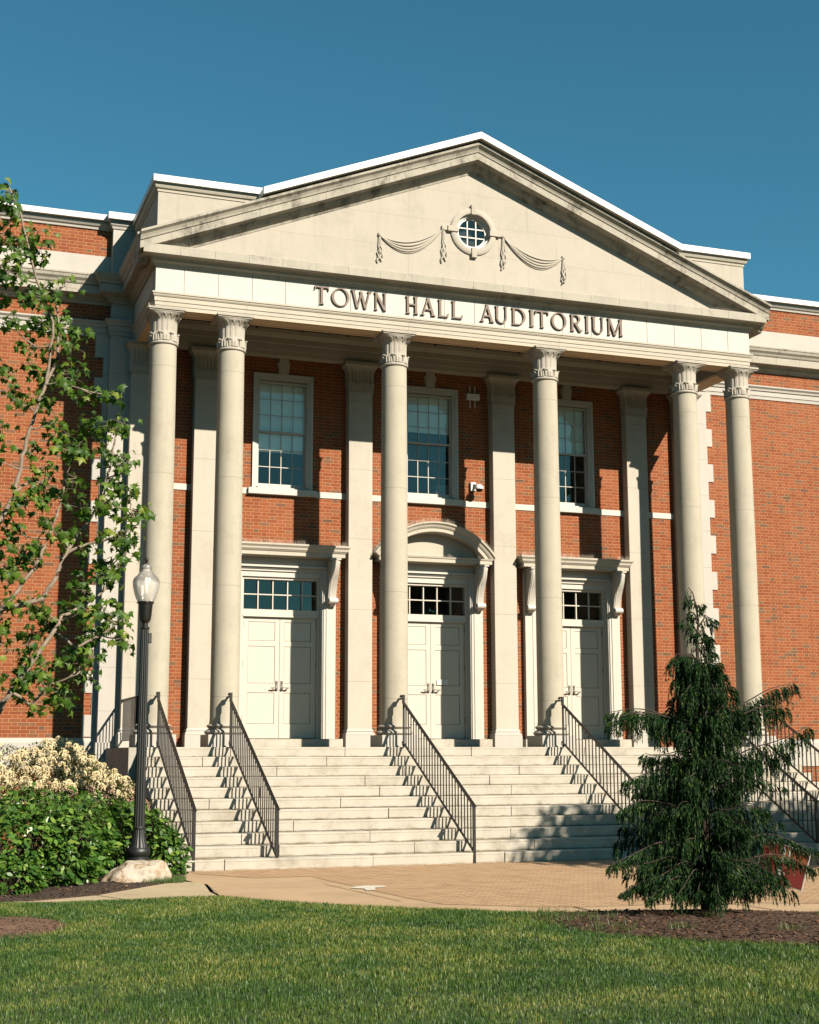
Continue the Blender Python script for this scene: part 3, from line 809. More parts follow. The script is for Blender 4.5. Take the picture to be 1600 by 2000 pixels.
# belt of stone at sill level
segs=[]
edges=sorted([(CX[k]-.25,CX[k]+.25) for k in range(6)]+[(c-.70,c+.70) for c in BAYS])
cur=-6.2
for a,b in edges:
    if a>cur+.01: segs.append((cur,a))
    cur=max(cur,b)
if cur<6.2: segs.append((cur,6.2))
for a,b in segs: mb=MB(); mb.bbox(a,b,PY-.022,PY+.03,6.75,6.875,b=.004); obj('sill_band',mb,M['frieze'],HALL)

# ---------------------------------------------------------------- doorways
def console(c):
    """scrolled bracket seen from the front as a tapering S-shaped fluted block"""
    mb=MB(); y0=2.12
    side=[]   # profile (out,z)
    n=26
    for i in range(n+1):
        t=i/n; z=5.47-.80*t
        o=.235*(1-t)**1.15+.05+.035*math.sin(math.pi*2*t)*(1 if t<.5 else .6)
        side.append((o,z))
    for k,(hw,ex) in enumerate(((.085,.0),(.062,.012),(.030,.0),(.010,.014))):
        poly=[]
        for o,z in side: poly.append((y0-o-ex,z))
        mb.prism_x(poly+[(y0+.02,side[-1][1]),(y0+.02,5.47)],c-hw*.95,c+hw*.95)
    # lower volute
    for r,hw,zc,yc in ((.062,.10,4.665,y0-.075),(.04,.108,4.665,y0-.075),(.018,.114,4.665,y0-.075),(.045,.095,5.40,y0-.22),(.025,.10,5.40,y0-.22)):
        poly=[(yc+r*math.cos(2*math.pi*j/18),zc+r*math.sin(2*math.pi*j/18)) for j in range(18)]
        mb.prism_x(poly,c-hw,c+hw)
    mb.prism_x([(y0-.11,4.63),(y0-.09,4.60),(y0-.05,4.575),(y0+.02,4.56),(y0+.02,4.66)],c-.055,c+.055)
    mb.box(c-.105,c+.105,y0-.31,y0+.02,5.455,5.485)
    return mb
def doorway(c,arched,notice=False):
    yf=2.20
    mb=MB()
    # outer strip that carries the consoles, then stepped architrave
    for s in (-1,1):
        for xa,xb,yy,zt in ((1.10,.935,2.16,5.485),(.935,.905,2.15,5.335),(.905,.855,2.165,5.305),(.855,.815,2.185,5.265),(.815,.785,2.215,5.225)):
            a,b=sorted((c+s*xa,c+s*xb)); mb.box(a,b,yy,PY+.15,1.972,zt)
    for xa,yy,zt,zb in ((.935,2.15,5.335,5.305),(.905,2.165,5.305,5.265),(.855,2.185,5.265,5.225),(.815,2.215,5.225,5.115)):
        mb.box(c-xa+.001,c+xa-.001,yy+.0007,PY+.15,zb,zt)
    mb.box(c-.935,c+.935,2.175,PY+.1,5.335,5.485)
    mb.box(c-.95,c+.95,2.12,2.18,5.300,5.337)
    d=obj('doorway',mb,M['frieze'] if False else M['paint'],HALL)
    # pilaster base blocks of the surround
    # frame in the opening
    mb=MB(); y=PY+.02
    for s in (-1,1): a,b=sorted((c+s*.79,c+s*.745)); mb.box(a,b,y-.045,y+.12,1.972,5.12)
    mb.box(c-.745,c+.745,y-.045,y+.12,4.335,4.475); mb.box(c-.745,c+.745,y-.044,y+.12,5.065,5.12)
    mb.box(c-.76,c+.76,y-.06,y,4.33,4.36)
    for k in (1,2,3,4): x=c-.745+1.49*k/5; mb.box(x-.011,x+.011,y+.0,y+.04,4.475,5.065)
    mb.box(c-.745,c+.745,y+.002,y+.038,4.76,4.782)
    obj('transom_frame',mb,M['paintd'],d)
    mb=MB(); mb.box(c-.745,c+.745,y+.05,y+.053,4.475,5.065); obj('glass',mb,M['glass'],d)
    for s in (-1,1):
        a,b=sorted((c+s*.004,c+s*.742)); mb=MB()
        # stiles and rails proud of three sunk panels
        st=.11; pa,pb=a+(st-.02 if s>0 else st),b-(st if s>0 else st-.02)
        zr=[(1.985,2.26),(2.86,3.04),(3.76,3.865),(4.235,4.33)]
        mb.box(a,pa,y,y+.04,1.985,4.33); mb.box(pb,b,y,y+.04,1.985,4.33)
        for z0,z1 in zr: mb.box(pa,pb,y+.0005,y+.04,z0,z1)
        for z0,z1 in ((2.26,2.86),(3.04,3.76),(3.865,4.235)):
            mb.box(pa+.007,pb-.007,y+.012,y+.037,z0+.007,z1-.007)
        obj('door_leaf',mb,M['paintd'],d)
        mb=MB(); hx=c+s*.052
        mb.bbox(hx-.022,hx+.022,y-.016,y,2.90,3.09,b=.004); mb.lathe(hx,y-.03,[(.011,2.905),(.011,2.93)],12)
        mb.bar((hx,y-.016,2.955),(hx,y-.075,2.955),.016,.016); mb.bar((hx-.006*s,y-.07,2.955),(hx+s*.13,y-.07,2.952),.014,.022)
        mb.bar((hx+s*.125,y-.07,2.953),(hx+s*.06,y-.04,2.915),.012,.014)
        mb.lathe(hx,y-.02,[(.012,3.04),(.012,3.065)],10)
        obj('door_handle',mb,M['steel'],d)
        mb=MB()
        for z in (4.13,3.36,2.30): mb.box(c+s*.743-.012,c+s*.743+.012,y-.03,y-.001,z,z+.11); mb.lathe(c+s*.75,y-.03,[(.011,z-.01),(.011,z+.12)],10)
        obj('hinge',mb,M['steel'],d)
    # doorstep
    mb=MB(); mb.bbox(c-1.21,c+1.21,1.98,PY+.2,1.803,1.972,b=.008); obj('doorstep',mb,M['gran'],d)
    # hood
    mb=MB(); HP=[(-.1,5.49),(.0,5.49),(.03,5.495),(.05,5.505),(.20,5.51),(.20,5.585),(.215,5.59),(.23,5.61),(.245,5.625),(.25,5.66),(.275,5.69),(.285,5.70),(.285,5.735),(-.1,5.775)]
    HA=[(-.1,5.49),(.0,5.49),(.03,5.495),(.05,5.505),(.20,5.51),(.20,5.585),(.215,5.59),(.225,5.62),(-.1,5.64)]
    yb=2.12; hx=1.02
    path=[(c-hx,PY+.02),(c-hx,yb),(c+hx,yb),(c+hx,PY+.02)]
    mb.sweep(path,HA if arched else HP)
    if arched:
        # segmental pediment: arc of the same profile
        rad=1.60; zc=6.40-rad-.05+.0; n=28; half=1.315
        a0=math.asin(half/rad); zc=5.61-rad*math.cos(a0)+.05
        AP=[(0,0),(.09,.0),(.20,.01),(.20,.075),(.215,.085),(.235,.11),(.25,.145),(.275,.165),(.285,.175),(.285,.205),(0,.215)]
        vs=[];m_=len(AP)
        for i in range(n+1):
            a=-a0+2*a0*i/n
            for o,r_ in AP:
                rr=rad-.21+r_; vs.append((c+rr*math.sin(a),yb+.05-o-(.0 if o else -.1),zc+rr*math.cos(a)+.0))
        fs=[(i*m_+k,i*m_+(k+1)%m_,(i+1)*m_+(k+1)%m_,(i+1)*m_+k) for i in range(n) for k in range(m_)]
        fs+=[tuple(range(m_)),tuple(range((n+1)*m_-1,n*m_-1,-1))]
        mb.add(vs,fs)
        # infill panel behind the arch
        poly=[(c-1.15,5.60)]+[(c+1.15,5.60)]+[(c+(rad-.12)*math.sin(a0*(1-2*i/20)*.93),zc+(rad-.12)*math.cos(a0*(1-2*i/20)*.93)) for i in range(21)]
        mb.prism_y(poly,2.235,PY+.02)
    h_=obj('door_hood',mb,M['corn'] if False else M['arch'],HALL)
    for s in (-1,1): obj('console',console(c+s*1.0),M['paint'],h_)
    mb=MB()
    if arched:
        spikes(mb,[(c+(rad+.0)*math.sin(a),1.93,zc+(rad+.0)*math.cos(a)) for a in np.arange(-a0,a0,.010)],h=.10,seed=4)
        spikes(mb,[(x,1.96,5.63) for x in np.arange(c-1.0,c+1.0,.025)],h=.08,seed=5)
    else: spikes(mb,[(x,1.92,5.745) for x in np.arange(c-1.24,c+1.25,.02)],h=.10,seed=6)
    obj('bird_spikes',mb,M['spike'],h_,fix=False)
    return d
for k,c in enumerate(BAYS): doorway(c,k==1)

# ---------------------------------------------------------------- entrance steps
STEPS=thing('entrance_steps','broad flight of eleven pale granite steps leading up to the portico','steps',(0,-2,0))
NR=11; rise=1.8/NR; run=(3.81-.50)/10
for k in range(NR):
    # step k: riser face at yk, top at z
    z1=rise*(k+1); yk=-3.81+run*k
    y1=yk+run+.03 if k<NR-1 else 2.3
    mb=MB(); off=[.0,.9,.4,1.3,.7,.1,1.0,.5,1.45,.25,.8][k]
    xs=[-6.32]; x=-6.32+.8+off
    while x<6.0: xs.append(x); x+=2.05+.35*((k*7+len(xs)*3)%4)/3
    xs.append(6.32)
    jit=random.Random(40+k)
    for a,b in zip(xs[:-1],xs[1:]):
        g=.006; dy=jit.uniform(-.009,.009); dz=jit.uniform(-.006,.003) if k<NR-1 else 0
        x0,x1,ya,yb_,za,zb=a+g,b-g,yk+dy-.012,y1,z1-rise+.004,z1+dz
        c8=.009
        # block with eased nosing
        poly=[(yb_,za-.0),(ya+.008,za),(ya+.004,zb-.035),(ya,zb-.03),(ya,zb-c8),(ya+c8,zb),(yb_,zb)]
        mb.prism_x(poly,x0,x1)
    obj('step' if k<NR-1 else 'landing',mb,M['gran'],STEPS)
mb=MB(); mb.box(-6.30,6.30,-.38,PY-.002,1.78,1.8022); obj('added_bounce_floor',mb,M['floor'],STEPS)  # unseen slab added to control bounce onto the portico walls
mb=MB()
for k in range(NR): mb.box(-6.30,6.30,-3.81+run*k+.012,2.3,rise*k-.02 if k else -.05,rise*(k+1)-.02)
obj('step_bed',mb,plain('dark joint',(.13,.10,.06),.9),STEPS)
mb=MB()
for s in (-1,1):
    a,b=sorted((s*6.325,s*6.46)); mb=MB(); mb.box(a,b,-.55,PY-.05,0,1.795)
    obj('side_wall',mb,M['cheek'],STEPS)
# ================================================================== IRON RAILINGS
def handrail(i,label):
    x=CX[i]; grp='iron handrails on the entrance steps'
    t=thing('stair_handrail',label,'handrail',(x,-3.8,0),grp)
    yb=-3.80; yt=-.51
    zt=lambda y:.88+(y-yb)*.518; zb=lambda y:.17+(y-yb)*.518
    mb=MB(); mb.bar((x,yb,0),(x,yb,.875),.042,.042); mb.box(x-.045,x+.045,yb-.045,yb+.05,.872,.882); mb.box(x-.033,x+.033,yb-.033,yb+.033,.858,.873); mb.box(x-.03,x+.03,yb-.03,yb+.03,0,.01)
    obj('post',mb,M['iron'],t)
    mb=MB(); mb.bar((x,-.52,1.80),(x,-.52,2.71),.03,.03); obj('post',mb,M['iron'],t)
    mb=MB(); mb.bar((x,yb-.02,zt(yb)-.005),(x,yt,zt(yt)),.048,.026); mb.bar((x,yt,zt(yt)-.006),(x,yt,2.725),.048,.026)
    mb.bar((x,yt-.008,2.72),(x,-.40,2.72),.048,.016); mb.bar((x,-.41,2.725),(x,-.36,2.69),.048,.014)
    mb.bar((x,-.40,2.66),(x,-.245,2.66),.03,.03); mb.lathe(x,-.40,[(.03,2.645),(.03,2.675)],12)
    obj('top_rail',mb,M['iron'],t)
    mb=MB(); mb.bar((x,yb,zb(yb)),(x,-.50,zb(-.50)),.03,.022)
    pts=[]
    for k in range(14):
        a=-.5+k*.40; r=.048*(1-k/26); pts.append((x,-.475+r*math.sin(a)*1.0,zb(-.5)+.02+r*math.cos(a)-.04))
    mb.tube(pts,.010,6)
    obj('bottom_rail',mb,M['iron'],t)
    mb=MB(); n=25
    for k in range(1,n): y=yb+(yt-yb)*k/n; mb.box(x-.0085,x+.0085,y-.0085,y+.0085,zb(y),zt(y)-.004)
    obj('balusters',mb,M['iron'],t)
    return t
for i,l in enumerate(['leftmost stair handrail, behind the street lamp and leafy shrub','stair handrail below the second column from the left, left of the left door','stair handrail down the middle of the steps below the third column','stair handrail in front of the fourth column, beside the weeping conifer','stair handrail right behind the weeping conifer, cut by the right edge','stair handrail below the far right corner column against the brick wing']): handrail(i,l)
def guard(s,label):
    x=s*6.20; t=thing('guard_rail',label,'railing',(x,1.2,1.8),'short guard rails at the ends of the portico floor')
    mb=MB(); mb.bar((x,.36,2.68),(x,2.24,2.68),.045,.016); obj('top_rail',mb,M['iron'],t)
    mb=MB(); mb.bar((x,.36,1.93),(x,2.24,1.93),.03,.014); obj('bottom_rail',mb,M['iron'],t)
    mb=MB()
    for y in (.38,2.20): mb.box(x-.02,x+.02,y-.02,y+.02,1.8,2.67)
    obj('posts',mb,M['iron'],t)
    mb=MB()
    for k in range(1,15): y=.38+1.82*k/15; mb.box(x-.007,x+.007,y-.007,y+.007,1.93,2.675)
    obj('balusters',mb,M['iron'],t)
guard(-1,'short black guard rail closing the left end of the portico floor')
guard(1,'short black guard rail closing the right end of the portico floor, behind the corner column')

# ================================================================== THINGS ON THE WALL
t=thing('wall_antenna','small white box with four thin rods on the brick right of the middle window','antenna',(.955,PY,9.1))
mb=MB(); mb.bbox(.81,1.10,PY-.09,PY,9.045,9.175,b=.006); obj('box',mb,M['white'],t)
mb=MB()
for x in (.888,1.0):
    mb.lathe(x,PY-.05,[(.012,8.87),(.012,9.045)],8); mb.lathe(x,PY-.05,[(.012,9.175),(.012,9.34)],8)
obj('rods',mb,M['white'],t)
t=thing('security_camera','white dome security camera on the brick right of the middle window','camera',(.95,PY,7.15))
mb=MB(); mb.bbox(.885,1.0,PY-.07,PY,7.09,7.27,b=.006); mb.tube([(.945,PY-.05,7.22),(.985,PY-.16,7.20),(.995,PY-.22,7.17)],.026,10); obj('mount',mb,M['white'],t,smooth=40)
mb=MB(); mb.lathe(1.0,PY-.24,[(.03,7.20),(.075,7.17),(.09,7.14),(.092,7.10),(.085,7.095)],24); obj('housing',mb,M['white'],t,smooth=40)
mb=MB(); mb.lathe(1.0,PY-.24,[(.068,7.097),(.064,7.07),(.045,7.045),(.01,7.033)],20); obj('dome',mb,M['iron'],t,smooth=60)
mb=MB(); mb.box(.135,.375,PY+.012,PY+.0145,3.06,3.165)
t=obj('paper_notice',mb,M['paper']); tag(t,'small white paper notice taped to the middle door','notice')
mb=MB()
for k,wd in enumerate((.10,.06,.09)): mb.box(.20,.20+wd,PY+.0105,PY+.0118,3.135-.028*k,3.14-.028*k)
obj('print',mb,M['mark'],t)
# number sheet in the middle window
mb=MB(); mb.box(.18,.46,PY+.128,PY+.13,6.99,7.20); t=obj('number_sheet',mb,plain('grey printed sheet',(.16,.17,.165),.7)); tag(t,'printed sheet reading 422 inside the lower corner of the middle window','number sheet')
def seg(mb,a,b,w_,y): 
    (x0,z0),(x1,z1)=a,b; dx,dz=x1-x0,z1-z0; L=math.hypot(dx,dz); nx,nz=-dz/L*w_/2,dx/L*w_/2; ex,ez=dx/L*w_*.4,dz/L*w_*.4
    mb.prism_y([(x0-nx-ex,z0-nz-ez),(x1-nx+ex,z1-nz+ez),(x1+nx+ex,z1+nz+ez),(x0+nx-ex,z0+nz-ez)],y,PY+.1275)
mb=MB(); X=.205; Z=7.045; H_=.105; k=0
for d,ox in (('4',0),('2',.085),('2',.165)):
    x=X+ox; wd=.06
    if d=='4': S_=[((x+wd*.7,Z),(x+wd*.7,Z+H_)),((x+wd*.7,Z+H_),(x,Z+H_*.35)),((x,Z+H_*.35),(x+wd,Z+H_*.35))]
    else: S_=[((x,Z+H_*.8),(x+wd*.25,Z+H_)),((x+wd*.25,Z+H_),(x+wd*.8,Z+H_)),((x+wd*.8,Z+H_),(x+wd,Z+H_*.75)),((x+wd,Z+H_*.75),(x,Z)),((x,Z),(x+wd,Z))]
    for a,b in S_: seg(mb,a,b,.017,PY+.124-.0004*k); k+=1
obj('digits',mb,M['mark'],t)

# ================================================================== STREET LAMP
LX,LY=-6.92,-4.7
L=thing('street_lamp','black fluted street lamp with acorn glass globe standing behind the boulder','street lamp',(LX,LY,0))
flute=lambda dep,nf:(lambda r,z,a:r-dep*(abs(math.sin(nf*a/2))**.7))
mb=MB(); mb.lathe(LX,LY,[(.17,0),(.17,.235),(.155,.245),(.152,.275),(.135,.29),(.135,.31)],40); obj('base',mb,M['post'],L,smooth=30)
mb=MB(); mb.lathe(LX,LY,[(.14,.30),(.155,.325),(.165,.36),(.16,.39),(.14,.415),(.135,.42)],48,flute(.003,24)); mb.lathe(LX,LY,[(.132,.418),(.118,.46),(.10,.52),(.088,.58),(.082,.64),(.079,.67)],96,flute(.007,20)); mb.lathe(LX,LY,[(.082,.665),(.088,.675),(.088,.69),(.082,.70)],40)
obj('base',mb,M['post'],L,smooth=30)
mb=MB(); mb.lathe(LX,LY,[(.077,.70),(.066,2.1),(.056,3.42)],120,flute(.0075,15)); obj('post',mb,M['post'],L,smooth=35)
mb=MB(); mb.lathe(LX,LY,[(.058,3.415),(.066,3.425),(.066,3.44),(.045,3.447),(.040,3.455),(.040,3.50),(.06,3.515),(.075,3.54),(.082,3.56),(.083,3.585),(.087,3.60),(.098,3.74),(.103,3.77),(.116,3.785),(.118,3.80),(.11,3.805)],40); obj('socket',mb,M['iron'],L,smooth=30)
for a in (.5,2.6,4.7):
    mb=MB(); mb.tube([(LX+.10*math.cos(a),LY+.10*math.sin(a),3.79),(LX+.135*math.cos(a),LY+.135*math.sin(a),3.79)],.008,8); obj('bolt',mb,M['steel'],L)
mt,nt,nd,lk,b=newmat('prismatic acrylic')
P,g=pos(nt); b.inputs['Base Color'].default_value=(.85,.82,.76,1); b.inputs['Roughness'].default_value=.2
sp=N(nd,'ShaderNodeSeparateXYZ'); lk.new(P,sp.inputs[0])
rz=mathn(nt,'SINE',mathn(nt,'MULTIPLY',sp.outputs[2],400.0))
tr=N(nd,'ShaderNodeBsdfTransparent'); tr.inputs[0].default_value=(.95,.94,.92,1)
gl=N(nd,'ShaderNodeBsdfGlossy'); gl.inputs['Roughness'].default_value=.12
tl=N(nd,'ShaderNodeBsdfTranslucent'); tl.inputs[0].default_value=(.9,.85,.75,1)
lo=smooth(nt,sp.outputs[2],4.05,4.10,.62,.30)
m1=N(nd,'ShaderNodeMixShader'); m1.inputs[0].default_value=.5; lk.new(b.outputs[0],m1.inputs[1]); lk.new(tl.outputs[0],m1.inputs[2])
m2=N(nd,'ShaderNodeMixShader'); lk.new(lo,m2.inputs[0]); lk.new(tr.outputs[0],m2.inputs[1]); lk.new(m1.outputs[0],m2.inputs[2])
fr=N(nd,'ShaderNodeFresnel'); fr.inputs[0].default_value=1.5
m3=N(nd,'ShaderNodeMixShader'); lk.new(mathn(nt,'MULTIPLY',fr.outputs[0],1.0,clamp=True),m3.inputs[0]); lk.new(m2.outputs[0],m3.inputs[1]); lk.new(gl.outputs[0],m3.inputs[2])
lk.new(m3.outputs[0],nd['Material Output'].inputs[0]); bump(nt,gl,rz,.2,.003)
gp=[(.112,3.80),(.135,3.84),(.16,3.91),(.178,3.98),(.187,4.04),(.188,4.08),(.183,4.11),(.168,4.14),(.142,4.165),(.125,4.175),(.125,4.18),(.105,4.20),(.082,4.225),(.072,4.25),(.073,4.265),(.076,4.27),(.075,4.30),(.066,4.315),(.05,4.325),(.03,4.34),(.02,4.345)]
mb=MB(); mb.lathe(LX,LY,gp,48); obj('lamp_globe',mb,mt,L,smooth=50)
mb=MB(); mb.lathe(LX,LY,[(.035,3.80),(.035,3.92),(.028,3.93),(.032,4.12),(.02,4.15)],16); obj('lamp_tube',mb,M['white'],L,smooth=40)
mb=MB(); mb.lathe(LX,LY,[(.035,4.335),(.03,4.35),(.012,4.365),(.012,4.372),(.02,4.385),(.024,4.41),(.018,4.43),(.002,4.442)],20); obj('finial',mb,M['iron'],L,smooth=40)
mb=MB(); mb.bbox(LX+.045,LX+.095,LY-.03,LY+.03,3.22,3.36,b=.006); obj('outlet_box',mb,M['post'],L)

# ================================================================== BOULDER
def rockmat():
    mt,nt,nd,lk,b=newmat('quartz boulder'); P,g=pos(nt)
    n=noise(nt,P,7,8,.7,1.2); n2=noise(nt,scalev(nt,P,(1,1,3)),5,6,.7,2)
    c=ramp(nt,n,[(.34,(.125,.083,.05)),(.44,(.235,.167,.108)),(.52,(.30,.26,.21)),(.7,(.335,.31,.268))])
    c=mixc(nt,smooth(nt,n2,.58,.66,0,.6),c,(.40,.22,.11)); lk.new(c,b.inputs['Base Color']); b.inputs['Roughness'].default_value=.8
    bump(nt,b,mathn(nt,'ADD',n,mathn(nt,'MULTIPLY',noise(nt,P,45,4,.7),.4)),.9,.02); return mt
def rock():
    import bmesh
    from mathutils import noise as mn
    bm=bmesh.new(); bmesh.ops.create_icosphere(bm,subdivisions=5,radius=1)
    for v in bm.verts:
        p=v.co.copy(); q=Vector((p.x,p.y,p.z))
        # facets: clip against a few planes
        for n_,d in ((Vector((.1,-.3,1)),.82),(Vector((-.9,-.2,.6)),.78),(Vector((.8,-.5,.5)),.80),(Vector((.2,-1,.25)),.84),(Vector((-.4,-.9,.5)),.83),(Vector((1,.1,.1)),.9),(Vector((-.6,-.6,-.3)),.85)):
            n_=n_.normalized(); e_=q.dot(n_)-d
            if e_>0: q-=n_*e_*.9
        dsp=mn.fractal(p*1.6,1.0,2.0,5)*.10+mn.fractal(p*6,1.0,2.0,4)*.025
        q*=1+dsp
        v.co=Vector((-6.96+q.x*.50,-5.12+q.y*.33,.0+q.z*.295))
    me=bpy.data.meshes.new('boulder'); bm.to_mesh(me); bm.free(); me.shade_smooth(); me.materials.append(rockmat())
    o=bpy.data.objects.new('boulder',me); COL.objects.link(o); tag(o,'whitish brown boulder in the mulch at the foot of the street lamp','boulder')
rock()

# ================================================================== GROUND
def sheet(name,poly,z,mat,kind='structure'):
    mb=MB(); mb.add([(x,y,z) for x,y in poly],[tuple(range(len(poly)))])
    o=obj(name,mb,mat,fix=False)
    if o.data.polygons[0].normal.z<0:
        o.data.flip_normals()
    return setting(o,kind)
def groundmat():
    mt,nt,nd,lk,b=newmat('lawn soil'); P,g=pos(nt)
    c=ramp(nt,noise(nt,P,3,8,.75),[(.3,(.018,.030,.009)),(.6,(.035,.054,.015)),(.8,(.065,.072,.022))]); lk.new(c,b.inputs['Base Color']); b.inputs['Roughness'].default_value=.95
    bump(nt,b,noise(nt,P,60,4,.7),.8,.02); return mt
def concmat(name,col,joints=None):
    col=tuple(q*GK for q in col)
    mt,nt,nd,lk,b=newmat(name); P,g=pos(nt)
    n=noise(nt,P,1.2,6,.65); n2=noise(nt,P,90,3,.7); a=mathn(nt,'ADD',mathn(nt,'MULTIPLY',n,.6),mathn(nt,'MULTIPLY',n2,.4))
    c=ramp(nt,a,[(.3,tuple(q*.72 for q in col)),(.5,col),(.7,tuple(q*1.15 for q in col))])
    c=mixc(nt,smooth(nt,noise(nt,P,4,6,.7),.60,.72,0,.35),c,(.22,.13,.07))
    lk.new(c,b.inputs['Base Color']); b.inputs['Roughness'].default_value=.9; b.inputs['Specular IOR Level'].default_value=.2
    bump(nt,b,n2,.4,.004); return mt
def pavemat():
    mt,nt,nd,lk,b=newmat('clay pavers'); P,g=pos(nt)
    vr=N(nd,'ShaderNodeVectorRotate'); vr.rotation_type='Z_AXIS'; lk.new(P,vr.inputs['Vector']); vr.inputs['Angle'].default_value=R(45)
    bt=N(nd,'ShaderNodeTexBrick'); bt.offset=.5; lk.new(vr.outputs[0],bt.inputs['Vector'])
    bt.inputs['Scale'].default_value=1.0; bt.inputs['Brick Width'].default_value=.203; bt.inputs['Row Height'].default_value=.102; bt.inputs['Mortar Size'].default_value=.006; bt.inputs['Mortar Smooth'].default_value=.3; bt.inputs['Bias'].default_value=0
    bt.inputs['Color1'].default_value=(.335,.222,.13,1); bt.inputs['Color2'].default_value=(.26,.163,.092,1); bt.inputs['Mortar'].default_value=(.075,.042,.023,1)
    c=mixc(nt,smooth(nt,noise(nt,P,2.2,7,.75),.38,.68,0,.45),bt.outputs['Color'],(.35,.243,.142))
    c=mixc(nt,smooth(nt,noise(nt,P,30,4,.75),.62,.70,0,.6),c,(.12,.07,.04)); lk.new(c,b.inputs['Base Color']); b.inputs['Roughness'].default_value=.9; b.inputs['Specular IOR Level'].default_value=.2
    bump(nt,b,mathn(nt,'SUBTRACT',noise(nt,P,60,3,.7),mathn(nt,'MULTIPLY',bt.outputs['Fac'],2.0)),.5,.004); return mt
def mulchmat(name,c0,c1,c2):
    c0,c1,c2=[tuple(q*GK for q in c) for c in (c0,c1,c2)]
    mt,nt,nd,lk,b=newmat(name); P,g=pos(nt)
    vo=N(nd,'ShaderNodeTexVoronoi'); vo.inputs['Scale'].default_value=38; lk.new(scalev(nt,P,(1,1.7,1)),vo.inputs['Vector'])
    s=N(nd,'ShaderNodeSeparateColor'); lk.new(vo.outputs['Color'],s.inputs[0])
    c=ramp(nt,s.outputs[0],[(0,c0),(.6,c1),(.9,c2)]); lk.new(c,b.inputs['Base Color']); b.inputs['Roughness'].default_value=.95
    bump(nt,b,mathn(nt,'ADD',s.outputs[1],noise(nt,P,25,5,.75)),1.0,.02); return mt
CREST=[(-40,-11.5),(-10.06,-11.57),(-9.23,-11.8),(-8.81,-11.87),(-7.93,-11.88),(-7.35,-11.82),(-7.1,-12.3),(-6.79,-12.79),(-6.22,-13.27),(-5.75,-13.7),(-5.28,-14.08),(-4.47,-14.38),(-3.91,-14.62),(-3.29,-15.08),(-2.66,-15.5),(-.5,-16.4),(3,-16.8),(40,-17)]
def crest_y(x): return np.interp(x,[p[0] for p in CREST],[p[1] for p in CREST])
def lawn_z(x,y):
    """the lawn is a low bank that rolls down to the pavement behind its crest"""
    s=crest_y(x)-y; t=np.clip(-s/1.25,0,1)
    return .41*(1-t**1.4)-.05*t
M['conc']=concmat('pinkish concrete',(.50,.35,.215)); M['conc2']=concmat('pale concrete walk',(.50,.40,.26)); M['pave']=pavemat()
M['mulch']=mulchmat('dark mulch',(.022,.011,.006),(.045,.023,.012),(.10,.06,.035)); M['mulch2']=mulchmat('brown bark mulch',(.036,.014,.007),(.08,.033,.015),(.16,.08,.038)); M['dirt']=mulchmat('bare soil',(.16,.08,.045),(.20,.105,.06),(.28,.16,.09))
mb=MB(); mb.add([(-400,-300,-.03),(400,-300,-.03),(400,500,-.03),(-400,500,-.03)],[(0,1,2,3)]); o=obj('ground',mb,groundmat(),fix=False); setting(o)
_E=[(-14,-7.6),(-9.26,-7.47),(-8.92,-7.41),(-8.36,-7.51),(-7.18,-7.51),(-6.5,-7.36),(-6.24,-7.5),(-6.12,-8.0),(-5.66,-8.78),(-4.9,-9.43),(-4.28,-10.01),(-3.86,-10.44),(-3.3,-10.55),(-2.6,-10.62),(-1.33,-10.75),(-.7,-11.6),(.6,-12.2),(2.5,-12.6),(14,-12.8)]
pav=[(-6.05,-3.9),(-6.38,-4.9),(-6.30,-5.5),(-6.2,-5.9),(-6.35,-7.0),(-6.5,-11.4),(-4.5,-13.2),(-2.7,-14.3),(0,-15.3),(3,-15.6),(16,-15.8),(16,-3.0),(6.3,-3.0),(-6.1,-3.0)]
sheet('pavement',pav,0.0,M['conc'])
brk=[(-6.04,-3.6),(-6.0,-4.25),(-5.4,-5.2),(-4.62,-5.24),(-4.52,-6.77),(-4.38,-8.6),(-4.25,-9.35),(-3.4,-10.0),(-2.9,-10.2),(-1.2,-10.35),(.2,-11.0),(2,-11.4),(15,-11.5),(15,-3.6)]
sheet('brick_paving',brk,0.004,M['pave'])
sheet('walkway',[(-14,-10.2),(-14,-8.0),(-8.5,-7.34),(-7.76,-6.93),(-6.9,-5.85),(-6.47,-5.37),(-6.26,-5.62),(-6.24,-5.86),(-6.40,-7.0),(-6.45,-10.4)],0.004,M['conc2'])
mb=MB()
for a,b_,wd in (((-6.22,-5.9),(-6.36,-7.3),.003),((-5.9,-6.62),(-4.6,-6.86),.004),((-4.78,-6.43),(-4.58,-8.9),.006),((-7.76,-6.95),(-7.5,-7.6),.01),((-3.0,-10.15),(-3.0,-10.8),.012),((-1.2,-10.4),(-1.1,-11.3),.01)):
    a=Vector(a);b_=Vector(b_);n_=(b_-a).normalized();n_=Vector((-n_.y,n_.x))*wd
    mb.add([(*(a-n_),.0062),(*(b_-n_),.0062),(*(b_+n_),.0062),(*(a+n_),.0062)],[(0,1,2,3)])
setting(obj('pavement_joint',mb,M['mulch'],fix=False))
sheet('pavement_marking',[(-4.64,-7.13),(-4.52,-6.98),(-4.36,-6.88),(-4.10,-7.0),(-4.18,-7.14),(-4.34,-7.22),(-4.42,-7.50),(-4.55,-7.52),(-4.50,-7.30)],.0085,plain('worn white paint',(.66,.62,.54),.7,var=.15,vs=15))

